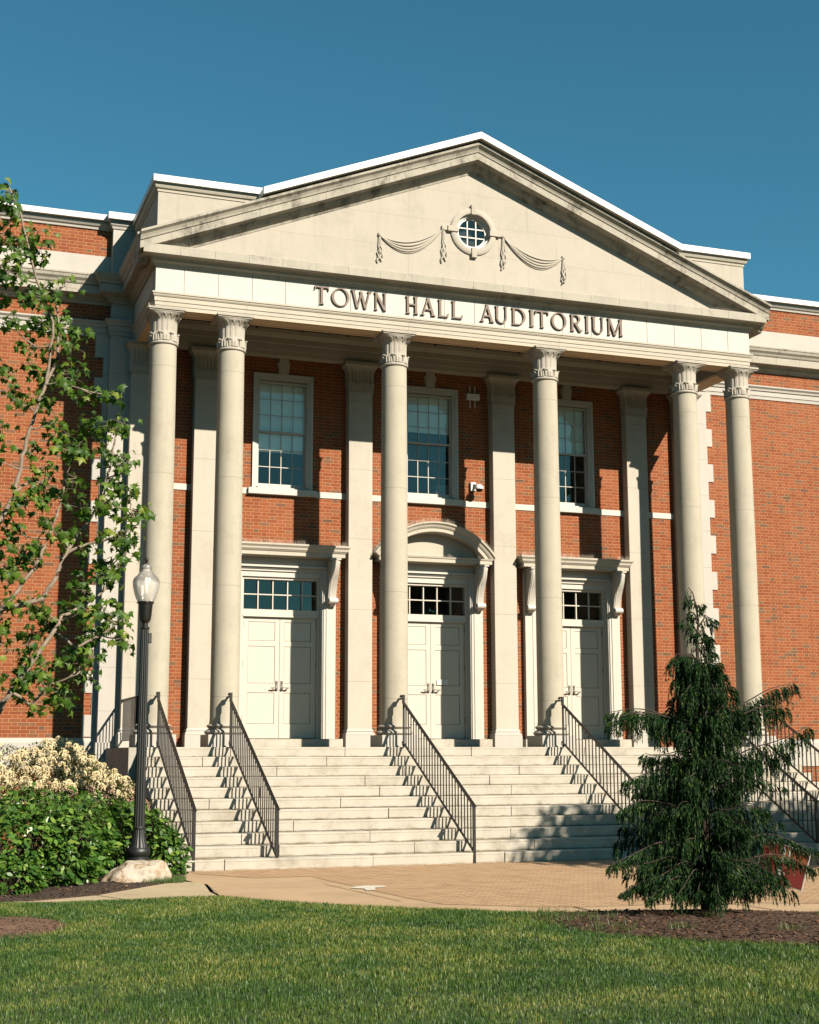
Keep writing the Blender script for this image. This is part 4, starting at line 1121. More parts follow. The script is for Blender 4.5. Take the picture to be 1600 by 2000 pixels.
def mound(name,cx,cy,rx,ry,h,mat,rot=0,seed=1,n=48,m_=14,base=-.02):
    from mathutils import noise as mn
    vs=[(cx,cy,h)]; fs=[]
    for j in range(1,m_+1):
        for k in range(n):
            a=2*math.pi*k/n; wob=1+.10*mn.noise(Vector((math.cos(a)*1.5+seed,math.sin(a)*1.5,seed)))
            r=j/m_; x=rx*r*math.cos(a)*wob; y=ry*r*math.sin(a)*wob
            X=cx+x*math.cos(rot)-y*math.sin(rot); Y=cy+x*math.sin(rot)+y*math.cos(rot)
            z=base+(h-base)*(1-r**2.2)+mn.noise(Vector((X*5,Y*5,seed)))*.012*(1-r)
            vs.append((X,Y,z))
    for k in range(n): fs.append((0,1+k,1+(k+1)%n))
    for j in range(m_-1):
        for k in range(n): a=1+j*n+k;b=1+j*n+(k+1)%n; fs.append((a,a+n,b+n,b))
    mb=MB(); mb.add(vs,fs); o=obj(name,mb,mat,smooth=60); return setting(o)
# planting bed by the steps, cedar's mulch ring, bare patch
mb=MB(); bed=[(-14,-7.95),(-9.3,-7.33),(-8.6,-7.28),(-7.78,-6.88),(-6.92,-5.80),(-6.50,-5.33),(-6.34,-4.9),(-6.12,-3.95),(-6.36,-3.6),(-6.5,2.4),(-14,2.4)]
mb.prism_z(bed,-.05,.012); setting(obj('planting_bed',mb,M['mulch']))
MC=(-3.45,-15.0); MRX,MRY,MROT=2.12,1.78,R(-20)
# the bank itself
gx=np.concatenate([np.linspace(-40,-12,8),np.linspace(-11.5,1,60),np.linspace(2,40,8)]); gs=[-1.25,-1.1,-.9,-.7,-.5,-.35,-.2,-.1,0,.4,1,2,3.5,5,8,14,30]
mb=MB(); vs=[]
for s_ in gs:
    for x in gx: y=float(crest_y(x))-s_; vs.append((x,y,float(lawn_z(x,y))-.004))
n_=len(gx); mb.add(vs,[(i*n_+j,(i+1)*n_+j,(i+1)*n_+j+1,i*n_+j+1) for i in range(len(gs)-1) for j in range(n_-1)])
setting(obj('lawn',mb,groundmat(),smooth=60))
def patch(name,cx,cy,rx,ry,rot,lift,mat,seed,n=72,m_=26):
    from mathutils import noise as mn
    vs=[];fs=[]
    for j in range(m_+1):
        for k in range(n):
            a=2*math.pi*k/n; wob=1+.07*mn.noise(Vector((math.cos(a)*2+seed,math.sin(a)*2,seed))); r=max(j,.02)/m_
            x=rx*r*math.cos(a)*wob;y=ry*r*math.sin(a)*wob; X=cx+x*math.cos(rot)-y*math.sin(rot);Y=cy+x*math.sin(rot)+y*math.cos(rot)
            vs.append((X,Y,float(lawn_z(X,Y))+lift*(1-r**3)+.004*(1-r)-.01*(r>.999)+mn.noise(Vector((X*6,Y*6,seed)))*.010*(1-r)))
    for j in range(m_):
        for k in range(n): a=j*n+k;b=j*n+(k+1)%n; fs.append((a,b,b+n,a+n))
    mb=MB(); mb.add(vs,fs); return setting(obj(name,mb,mat,smooth=60))
patch('mulch_bed',MC[0],MC[1],MRX,MRY,MROT,.03,M['mulch2'],3)
patch('bare_soil',-9.35,-13.5,.50,.72,0,.004,M['dirt'],5)

# mulch chips: too many to count
def chips(name,n,fn,mat,size=(.012,.045),seed=1):
    r=np.random.default_rng(seed); V=[];F=[]
    k=0
    while k<n:
        p=fn(r)
        if p is None: continue
        x,y,z=p; a=r.uniform(0,math.pi); l=r.uniform(*size); w_=l*r.uniform(.2,.45); t=r.uniform(-.5,.5)
        d=np.array([math.cos(a)*math.cos(t),math.sin(a)*math.cos(t),math.sin(t)])*l/2; e_=np.array([-math.sin(a),math.cos(a),r.uniform(-.3,.3)])*w_/2
        c=np.array([x,y,z+.006]); b_=len(V); V+= [c-d-e_,c+d-e_,c+d+e_,c-d+e_]; F.append((b_,b_+1,b_+2,b_+3)); k+=1
    return setting(npobj(name,np.array(V),np.array(F),mat,nper=4),'stuff')
M['chip']=leafmat('bark chips',[(0,(.020,.008,.004)),(.6,(.055,.022,.009)),(.9,(.11,.052,.024)),(1,(.26,.15,.08))],trans=0,rough=.9)
def inm(x,y,s=1.0):
    dx,dy=x-MC[0],y-MC[1]; u=dx*math.cos(MROT)+dy*math.sin(MROT); v=-dx*math.sin(MROT)+dy*math.cos(MROT)
    return math.sqrt((u/(MRX*s))**2+(v/(MRY*s))**2)
def f1(r):
    x,y=r.uniform(-5.8,-1.0),r.uniform(-17.2,-12.8); q=inm(x,y)
    return None if q>.98 else (x,y,float(lawn_z(x,y))+.028*(1-q**3))
chips('bark_chips',13000,f1,M['chip'],seed=2)
def inpoly(x,y,poly):
    c=False;n=len(poly);j=n-1
    for i in range(n):
        xi,yi=poly[i];xj,yj=poly[j]
        if (yi>y)!=(yj>y) and x<(xj-xi)*(y-yi)/(yj-yi)+xi: c=not c
        j=i
    return c
def f2(r):
    x,y=r.uniform(-9.6,-6.1),r.uniform(-7.4,-4.0)
    return (x,y,.012) if inpoly(x,y,bed) else None
chips('bark_chips',4500,f2,M['chip'],seed=3)
def f3(r):
    x,y=r.uniform(-9.9,-8.8),r.uniform(-14.3,-12.7)
    return (x,y,.412) if ((x+9.35)/.47)**2+((y+13.5)/.68)**2<1 else None
chips('soil_crumbs',1500,f3,M['chip'],size=(.006,.025),seed=4)
# ================================================================== GRASS
def grass():
    n=640000
    x=rng.uniform(-13.0,-.5,n); y=rng.uniform(-19.6,-11.0,n)
    # keep what the camera, or one a step aside, can see
    dx=x+10.17; dy=y+24.81
    dep=dx*math.sin(YAW)+dy*math.cos(YAW); lat=dx*math.cos(YAW)-dy*math.sin(YAW)
    keep=(np.abs(lat)<.36*dep+.5)&(dep>4.8)
    keep&=(y<crest_y(x)+rng.uniform(.2,.6,n))
    dm=np.array([0.0]*n); c,s=math.cos(MROT),math.sin(MROT); u=(x-MC[0])*c+(y-MC[1])*s; v=-(x-MC[0])*s+(y-MC[1])*c
    q=np.sqrt((u/MRX)**2+(v/MRY)**2); keep&=(q>rng.normal(.95,.045,n))|(rng.random(n)<.015)
    q2=np.sqrt(((x+9.35)/.49)**2+((y+13.5)/.71)**2); keep&=(q2>rng.normal(.95,.06,n))|(rng.random(n)<.01)
    x,y,dep=x[keep],y[keep],dep[keep]; n=len(x)
    # clump field for height
    fld=np.sin(x*2.3+1.7*np.sin(y*1.1))*np.sin(y*2.9+1.3*np.sin(x*1.7))+.6*np.sin(x*6.1+y*4.3)*np.sin(y*7.7-x*3.1)
    h=(.020+.006*fld)*rng.uniform(.55,1.4,n); h=np.clip(h,.012,.075)
    wd=rng.uniform(.0011,.0024,n)*(.6+dep/14)
    a=rng.uniform(0,2*np.pi,n); l=rng.uniform(.1,.75,n)*h; la=rng.uniform(0,2*np.pi,n)
    bx,by=np.cos(a)*wd,np.sin(a)*wd
    V=np.empty((n,5,3),np.float32)
    z0=lawn_z(x,y)-.02
    V[:,0]=np.stack([x-bx,y-by,z0],1); V[:,1]=np.stack([x+bx,y+by,z0],1)
    mx_,my_=x+np.cos(la)*l*.35,y+np.sin(la)*l*.35
    V[:,2]=np.stack([mx_+bx*.8,my_+by*.8,z0+.02+h*.55],1); V[:,3]=np.stack([mx_-bx*.8,my_-by*.8,z0+.02+h*.55],1)
    V[:,4]=np.stack([x+np.cos(la)*l,y+np.sin(la)*l,z0+.02+h],1)
    base=(np.arange(n)*5)[:,None]
    F=np.concatenate([base+np.array([[0,1,2]]),base+np.array([[0,2,3]]),base+np.array([[3,2,4]])],0)
    mt=leafmat('grass blades',[(0,(.026,.068,.012)),(.35,(.042,.102,.016)),(.62,(.082,.142,.022)),(.82,(.17,.20,.038)),(1,(.36,.32,.10))],trans=.25,rough=.5,patch=.45,gk=.74)
    setting(npobj('grass',V.reshape(-1,3),F,mt),'stuff')
grass()
def tufts(name,pts,mt,seed,h0=.05,label=None):
    r=np.random.default_rng(seed); V=[];F=[]
    for (cx,cy,rad,k) in pts:
        for _ in range(k):
            a=r.uniform(0,2*math.pi); d=rad*math.sqrt(r.random()); x,y=cx+d*math.cos(a),cy+d*math.sin(a)
            h=h0*r.uniform(.5,1.5); t=r.uniform(0,2*math.pi); w_=r.uniform(.0015,.003); l=h*r.uniform(.2,.8); b=len(V); q=r.uniform(0,2*math.pi)
            zz=float(lawn_z(x,y)) if y<-10 else 0; V+= [(x-w_*math.cos(q),y-w_*math.sin(q),zz),(x+w_*math.cos(q),y+w_*math.sin(q),zz),(x+l*math.cos(t),y+l*math.sin(t),zz+h+.02)]; F.append((b,b+1,b+2))
    return setting(npobj(name,np.array(V),np.array(F),mt),'stuff')
tufts('grass_tufts',[(-6.62,-5.42,.22,900),(-6.45,-5.1,.12,300),(-6.85,-5.5,.15,200),(-5.1,-14.6,.3,260),(-4.75,-15.5,.12,110),(-4.2,-15.0,.10,90),(-4.1,-15.9,.12,90),(-3.4,-15.3,.1,80),(-5.2,-15.3,.2,120),(-5.3,-14.3,.2,200)],leafmat('tuft grass',[(0,(.03,.08,.015)),(1,(.10,.16,.03))],trans=.2),5)

# ================================================================== LEAVES
def frame(d,up):
    d=np.array(d,float); d/=np.linalg.norm(d)+1e-9; s=np.cross(d,up); s/=np.linalg.norm(s)+1e-9; nrm=np.cross(s,d); return d,s,nrm
class LeafMesh:
    def __init__(s): s.V=[];s.F3=[];s.c=0
    def leaf(s,shape,tris,p,d,nrm,size,curl=0.):
        d,sd,nn=frame(d,nrm)
        sh=np.array(shape)  # (k,2): along, across
        P=np.array(p)+size*(sh[:,:1]*d+sh[:,1:2]*sd+ (curl*(-(sh[:,:1]**2)-.8*np.abs(sh[:,1:2])))*nn)
        s.V.append(P); s.F3.append(np.array(tris)+s.c); s.c+=len(P)
    def build(s,name,mat,parent=None):
        return npobj(name,np.concatenate(s.V),np.concatenate(s.F3),mat,parent)
OVAL=[(0,0),(.22,-.22),(.5,-.28),(.8,-.14),(1,0),(.8,.14),(.5,.28),(.22,.22)]
OVT=[(0,1,7),(1,2,6),(1,6,7),(2,3,5),(2,5,6),(3,4,5)]
MAPLE=[(0,0),(.10,-.30),(-.02,-.62),(.28,-.42),(.42,-.78),(.52,-.36),(.62,-.22),(1.05,0),(.62,.22),(.52,.36),(.42,.78),(.28,.42),(-.02,.62),(.10,.30),(.35,0)]
MPT=[(0,1,14),(1,3,14),(1,2,3),(3,5,14),(3,4,5),(5,6,14),(6,8,14),(6,7,8),(8,9,14),(9,11,14),(9,10,11),(11,13,14),(11,12,13),(13,0,14)]

# ================================================================== YOUNG MAPLE
LIMB= [[(-9.66, 1.58), (-9.47, 2.0), (-9.4, 2.11), (-9.27, 2.32), (-9.12, 2.55), (-9.06, 2.66), (-8.9, 2.75), (-8.73, 2.9)], [(-9.73, 2.29), (-9.5, 2.69), (-9.22, 2.77), (-9.13, 2.93), (-9.07, 3.1), (-9.0, 3.23), (-8.88, 3.39), (-8.79, 3.59), (-8.71, 3.9), (-8.68, 4.16)], [(-9.72, 2.9), (-9.53, 3.32), (-9.44, 3.53), (-9.41, 3.76), (-9.37, 3.93), (-9.3, 4.21), (-9.24, 4.45), (-9.23, 4.8), (-9.39, 5.18), (-9.5, 5.57), (-9.61, 5.8)], [(-9.7, 2.43), (-9.41, 2.8), (-9.27, 3.01), (-9.19, 3.18), (-9.12, 3.42), (-9.09, 3.55), (-9.04, 3.8), (-8.96, 4.0)], [(-9.4, 2.11), (-9.26, 2.02), (-9.11, 2.17), (-8.96, 2.23)], [(-9.12, 2.55), (-8.96, 2.43), (-8.78, 2.53), (-8.64, 2.64)], [(-9.07, 3.1), (-8.91, 3.2), (-8.75, 3.23), (-8.57, 3.33)], [(-9.44, 3.53), (-9.33, 3.63), (-9.19, 3.64)], [(-9.3, 4.21), (-9.18, 4.57), (-9.18, 4.81), (-9.2, 5.0)], [(-9.73, 3.01), (-9.66, 3.76), (-9.66, 4.53), (-9.66, 5.31), (-9.62, 5.71)]]
CL= [(-9.6, 5.75), (-9.59, 5.7), (-9.53, 5.65), (-9.4, 5.58), (-9.59, 5.5), (-9.46, 5.47), (-9.39, 5.44), (-9.33, 5.37), (-9.57, 5.3), (-9.4, 5.3), (-9.56, 5.14), (-9.43, 5.1), (-9.39, 5.06), (-9.3, 5.21), (-9.17, 5.06), (-9.57, 5.08), (-9.27, 4.94), (-9.17, 5.01), (-9.28, 4.94), (-9.18, 4.88), (-9.29, 4.81), (-9.06, 4.85), (-9.04, 4.78), (-9.4, 4.66), (-9.54, 4.79), (-9.2, 4.62), (-9.08, 4.67), (-9.28, 4.51), (-9.53, 4.5), (-9.42, 4.4), (-9.28, 4.44), (-9.07, 4.48), (-9.1, 4.38), (-9.19, 4.25), (-9.47, 4.22), (-9.32, 4.21), (-9.53, 4.08), (-8.95, 4.25), (-8.94, 4.13), (-8.75, 4.25), (-8.73, 4.16), (-8.81, 4.07), (-9.09, 4.05), (-9.0, 3.99), (-9.18, 4.06), (-8.67, 4.08), (-9.01, 3.88), (-9.15, 3.9), (-8.74, 3.95), (-8.62, 3.91), (-8.65, 3.81), (-9.01, 3.81), (-9.32, 3.91), (-9.25, 3.77), (-9.29, 3.65), (-9.21, 3.61), (-9.08, 3.61), (-8.98, 3.71), (-8.72, 3.75), (-8.78, 3.64), (-8.67, 3.66), (-8.64, 3.57), (-8.72, 3.52), (-8.52, 3.47), (-8.61, 3.39), (-8.94, 3.47), (-8.82, 3.48), (-9.35, 3.48), (-9.46, 3.45), (-9.31, 3.46), (-9.44, 3.29), (-9.49, 3.19), (-9.23, 3.3), (-9.28, 3.2), (-9.36, 3.11), (-9.24, 3.08), (-9.48, 3.03), (-9.48, 2.95), (-9.02, 3.28), (-9.1, 3.23), (-8.74, 3.27), (-8.63, 3.17), (-8.65, 3.07), (-8.87, 3.16), (-8.76, 3.1), (-8.57, 3.18), (-8.81, 2.98), (-8.75, 2.93), (-8.9, 2.86), (-8.88, 2.95), (-9.46, 2.77), (-9.3, 2.77), (-9.22, 2.68), (-9.41, 2.69), (-9.47, 2.57), (-9.2, 2.6), (-9.13, 2.63), (-9.26, 2.54), (-9.32, 2.43), (-9.46, 2.47), (-9.0, 2.74), (-8.95, 2.69), (-8.8, 2.72), (-8.64, 2.66), (-8.71, 2.68), (-8.74, 2.59), (-8.84, 2.55), (-8.65, 2.49), (-8.97, 2.43), (-8.89, 2.34), (-8.84, 2.37), (-8.88, 2.22), (-9.36, 2.32), (-9.24, 2.27), (-9.18, 2.33), (-9.43, 2.19), (-9.3, 2.14), (-9.11, 2.19), (-9.02, 2.14), (-8.97, 2.07), (-9.06, 2.05), (-9.19, 2.01), (-9.73, 5.3), (-9.74, 4.83), (-9.68, 4.52), (-9.73, 4.14), (-9.66, 3.76), (-9.68, 3.39), (-9.62, 3.02), (-9.68, 2.72), (-9.61, 2.36)]
def maple():
    t=thing('maple_tree','young maple tree with spring leaves reaching in from the left edge','tree',(-10.4,-14.3,0))
    r=random.Random(5); TY=-14.3
    bark=plain('maple bark',(.26,.20,.15),.9,var=.3,vs=25,bm=.6)
    mb=MB(); mb.tube([(-10.42,TY,-.05),(-10.4,TY,.5),(-10.36,TY+.02,1.2),(-10.2,TY,1.6),(-9.95,TY-.02,1.75)],[.085,.07,.06,.045,.034],12)
    mb.tube([(-10.38,TY,1.0),(-10.3,TY+.1,1.9),(-10.1,TY+.1,2.5),(-9.7,TY+.05,2.95)],[.06,.05,.042,.034],10)
    mb.tube([(-10.36,TY,1.2),(-10.35,TY-.1,2.4),(-10.05,TY-.15,3.1),(-9.75,TY-.1,3.5)],[.055,.045,.036,.03],10)
    obj('trunk',mb,bark,t,smooth=60)
    nodes=[]; mb=MB()
    rad0=[.022,.018,.015,.013,.010,.010,.009,.008,.010,.009]
    for li,l in enumerate(LIMB):
        n=len(l); ph=r.uniform(0,6); amp=r.uniform(.1,.35); yb=[.0,.05,-.1,.1,0,0,.0,-.1,-.1,.15][li]
        P=[]; 
        # subdivide
        L3=[(x,TY+yb+amp*(k/n)*math.sin(ph+k*.5),z) for k,(x,z) in enumerate(l)]
        Q=[]
        for a,b in zip(L3[:-1],L3[1:]):
            for j in range(4):
                tt=j/4; Q.append(tuple(a[i]+(b[i]-a[i])*tt+(r.uniform(-.008,.008)) for i in range(3)))
        Q.append(L3[-1]); rr=[rad0[li]*(1-.8*(k/len(Q))) +.003 for k in range(len(Q))]
        mb.tube(Q,rr,8); nodes+= [(Vector(q),rr[k]) for k,q in enumerate(Q)]
    LM=LeafMesh(); tw=MB()
    allc=list(CL)
    for (x,z) in allc:
        c=Vector((x+r.uniform(-.02,.02),TY+r.uniform(-.28,.28),z))
        # nearest limb node below
        best=min(nodes,key=lambda q:(q[0]-c).length+(1.2*max(0,q[0].z-c.z+.02)))
        a=best[0]; mid=(a+c)/2+Vector((r.uniform(-.03,.03),r.uniform(-.03,.03),-.04*(c-a).length))
        tw.tube([a,a.lerp(mid,.5)+Vector((0,0,-.005)),mid,mid.lerp(c,.55),c],[min(best[1],.009),.006,.0048,.0035,.002],5)
        nodes.append((mid,.006))
        dirv=(c-mid).normalized()
        for k in range(r.randint(14,21)):
            p=c+Vector((r.gauss(0,.050),r.gauss(0,.06),r.gauss(.0,.042)))-dirv*.02
            out=(p-c); out.z-=.07+abs(r.gauss(0,.05)); out+=Vector((r.gauss(0,.03),r.gauss(0,.03),0))
            nm=np.array((r.gauss(.25,.5),r.gauss(-.5,.5),r.gauss(.7,.4)))
            LM.leaf(MAPLE,MPT,tuple(p),tuple(out),nm,r.uniform(.032,.068),r.uniform(.3,.8))
            if r.random()<.5: tw.tube([c,p],.0012,3)
    mb.add(tw.v,tw.f)
    obj('branches',mb,bark,t,smooth=60,fix=False)
    LM.build('leaves',leafmat('maple leaves',[(0,(.030,.075,.010)),(.5,(.060,.125,.014)),(.85,(.11,.19,.022)),(1,(.22,.26,.04))],trans=.34,rough=.45,spec=.2),t)
maple()

# ================================================================== WEEPING CONIFER
def cedar():
    TX,TY=-1.63,-10.6
    t=thing('weeping_conifer','dark green weeping conifer in the mulch bed before the right of the steps','tree',(TX,TY,0))
    r=random.Random(21)
    bark=plain('conifer bark',(.045,.03,.02),.95,var=.3,vs=20,bm=.6)
    tr=MB(); tp=[(TX,TY,-.02),(TX+.02,TY,.6),(TX-.02,TY+.01,1.3),(TX+.01,TY,2.0),(TX-.01,TY,2.6),(TX-.02,TY,2.95),(TX+.01,TY,3.15),(TX-.01,TY,3.35),(TX-.05,TY,3.5),(TX-.10,TY,3.56),(TX-.15,TY,3.50)]
    tr.tube(tp,[.075,.065,.052,.038,.026,.017,.012,.009,.007,.005,.003],10)
    obj('trunk',tr,bark,t,smooth=60)
    br=MB(); V=[];F=[];cnt=[0]
    def spray(p,L,sway,dens=1.0):
        """a hanging branchlet: a drooping cord with flat leaflets to both sides"""
        n=max(6,int(L/.0155)); q=Vector(p); d=Vector((sway[0],sway[1],-.35)).normalized(); ax=Vector((math.cos(r.uniform(0,6.28)),math.sin(r.uniform(0,6.28)),0))
        pts=[]
        for i in range(n):
            pts.append(q.copy()); d=(d+Vector((r.gauss(0,.04),r.gauss(0,.04),-.22))).normalized(); q+=d*(L/n)
            tt=i/n; ll=.072*(1-.5*tt)*r.uniform(.6,1.3)*(1 if tt>.05 else .5)
            for sg in (-1,1):
                dd=(d*1.0+ax*sg*r.uniform(.12,.5)+Vector((r.gauss(0,.15),r.gauss(0,.15),0))).normalized()*ll
                sd=dd.cross(Vector((r.gauss(0,1),r.gauss(0,1),.2))).normalized()*r.uniform(.0032,.0065)
                b=len(V); e=q+dd; m_=q+dd*.45
                V.extend([tuple(q),tuple(m_+sd),tuple(e),tuple(m_-sd)]); F.append((b,b+1,b+2,b+3))
            # side twiglets
        e=q+d*.05; sd=ax*.003; b=len(V); V.extend([tuple(q-sd),tuple(q+sd),tuple(e+sd*.2),tuple(e-sd*.2)]); F.append((b,b+1,b+2,b+3))
    def branch(z0,tip,arch,Ls,step=.0095,rad=.012,droop=.0):
        a=Vector((TX,TY,z0)); b=Vector(tip); L=(b-a).length; n=max(8,int(L/.05)); pts=[]
        for i in range(n+1):
            u=i/n; p=a.lerp(b,u); p.z+=arch*math.sin(math.pi*u)*1.0+ .02*math.sin(u*9+z0*7); p.x+=.015*math.sin(u*11+z0); p.y+=.02*math.sin(u*8+z0*3); pts.append(p)
        br.tube(pts,[rad*(1-.85*i/n)+.0015 for i in range(n+1)],6)
        dist=0; out=(b-a); out.z=0; out.normalize()
        for i in range(n):
            seg=(pts[i+1]-pts[i]).length; u=i/n
            if u<.10: continue
            m_=max(1,int(seg/step*(1.15 if u>.8 else 1.0)))
            for _ in range(m_):
                p=pts[i].lerp(pts[i+1],r.random()); lat=Vector((-out.y,out.x,0))
                # little side shoots carry the hanging cords away from the branch
                off=r.gauss(0,.055)*(1.1-u*.6); q=p+lat*off+Vector((0,0,-abs(off)*.25))
                LL=Ls*r.uniform(.35,1.15)*(1-.55*u**1.5)
                sw=(out.x*.5+lat.x*off*4+r.gauss(0,.15),out.y*.5+lat.y*off*4+r.gauss(0,.15))
                spray(q,LL,sw)
        # terminal tuft
        for _ in range(5): spray(pts[-1],Ls*.35*r.uniform(.6,1.2),(out.x*1.3+r.gauss(0,.3),out.y*1.3+r.gauss(0,.3)))
    y=TY
    # long branches read from the photograph
    for (z0,tip,arch,Ls) in [(1.98,(-2.80,y-.10,2.06),.10,.40),(2.02,(-2.70,y+.15,2.16),.05,.30),(2.05,(-.36,y+.05,2.52),.0,.42),(1.95,(-.62,y-.15,2.22),.06,.46),(1.45,(-.30,y-.10,1.98),.02,.42),(1.25,(-.45,y+.15,1.72),.05,.45),
        (.45,(-.24,y-.05,.62),.22,.32),(.35,(-.30,y-.2,.42),.16,.28),(1.30,(-2.64,y-.1,1.42),.12,.42),(1.45,(-2.36,y+.0,1.68),.08,.36),(.95,(-2.72,y-.15,1.10),.14,.40),(.55,(-2.84,y-.1,.50),.18,.30),(.25,(-2.76,y-.2,.24),.10,.16),(.3,(-2.55,y-.4,.18),.12,.2),
        (2.70,(-1.98,y-.02,2.72),.10,.50),(2.68,(-1.86,y-.15,2.74),.06,.45),(2.66,(-1.36,y,2.58),.06,.40),(2.5,(-1.3,y-.1,2.42),.08,.35),(2.80,(-1.52,y-.06,2.84),.04,.35),
        (3.05,(-1.84,y,3.18),.06,.16),(3.10,(-1.44,y,3.22),.07,.20),(3.15,(-1.70,y+.05,3.30),.03,.14),(2.98,(-1.56,y-.07,3.02),.05,.25),(3.0,(-1.70,y-.07,3.05),.03,.25),(2.9,(-1.5,y+.05,2.95),.03,.25),
        (3.36,(-1.76,y,3.40),.03,.10),(3.3,(-1.60,y-.02,3.36),.02,.09)]:
        branch(z0,tip,arch,Ls,rad=.012)
    for k in range(10): 
        u=k/9; spray((TX+.01-.16*u,TY,3.2+.34*math.sin(u*2.2)),.12*r.uniform(.6,1.2),(r.gauss(-.2,.4),r.gauss(0,.3)))
    # the body of the tree
    def W(z): return np.interp(z,[0,.3,.7,1.1,1.5,1.8,2.1,2.4,2.7,3.0],[.84,1.0,.94,.80,.62,.54,.45,.30,.24,.10])
    N_=86; tiers=[.42,.72,1.02,1.30,1.56,1.84,2.04,2.30,2.55]
    for k in range(N_):
        z=tiers[min(8,int(9*(k/N_)**.92))]+r.gauss(0,.045); az=k*2.39996+r.uniform(-.3,.3); w_=W(z)*r.choice((.55,.75,.9,1.0,1.12))*r.uniform(.9,1.08)
        tip=(TX+math.cos(az)*w_,TY+math.sin(az)*w_*.95,z+r.uniform(-.02,.16)); 
        branch(z,tip,r.uniform(.05,.14),min(.46,z+.10)*r.uniform(.65,1.1),step=.0135,rad=.008)
    # skirt touching the mulch
    for k in range(34):
        az=k*.1848*1.03+r.uniform(-.1,.1); w_=r.uniform(.5,.98); branch(.45,(TX+math.cos(az)*w_,TY+math.sin(az)*w_,.30+r.uniform(-.12,.12)),.08,.40,step=.018,rad=.008)
    ko=obj('branches',br,bark,t,fix=False)
    V=np.array(V);F=np.array(F); print('conifer quads',len(F))
    fo=npobj('foliage',V,F,leafmat('conifer scale leaves',[(0,(.003,.015,.004)),(.55,(.007,.030,.007)),(.85,(.020,.060,.013)),(1,(.085,.12,.022))],trans=.08,rough=.6,spec=.12),t,nper=4)
    # modelled 3.6 m tall at the origin of its own axes, then set on the bank at its real 2.6 m
    K=Matrix.Translation((-3.96,-14.55,.45)) @ Matrix.Scale(.7226,4) @ Matrix.Translation((-TX,-TY,0))
    for o in t.children: o.data.transform(K)
    t.location=(-3.96,-14.55,.45)
    for o in t.children: o.matrix_parent_inverse=t.matrix_basis.inverted()
cedar()

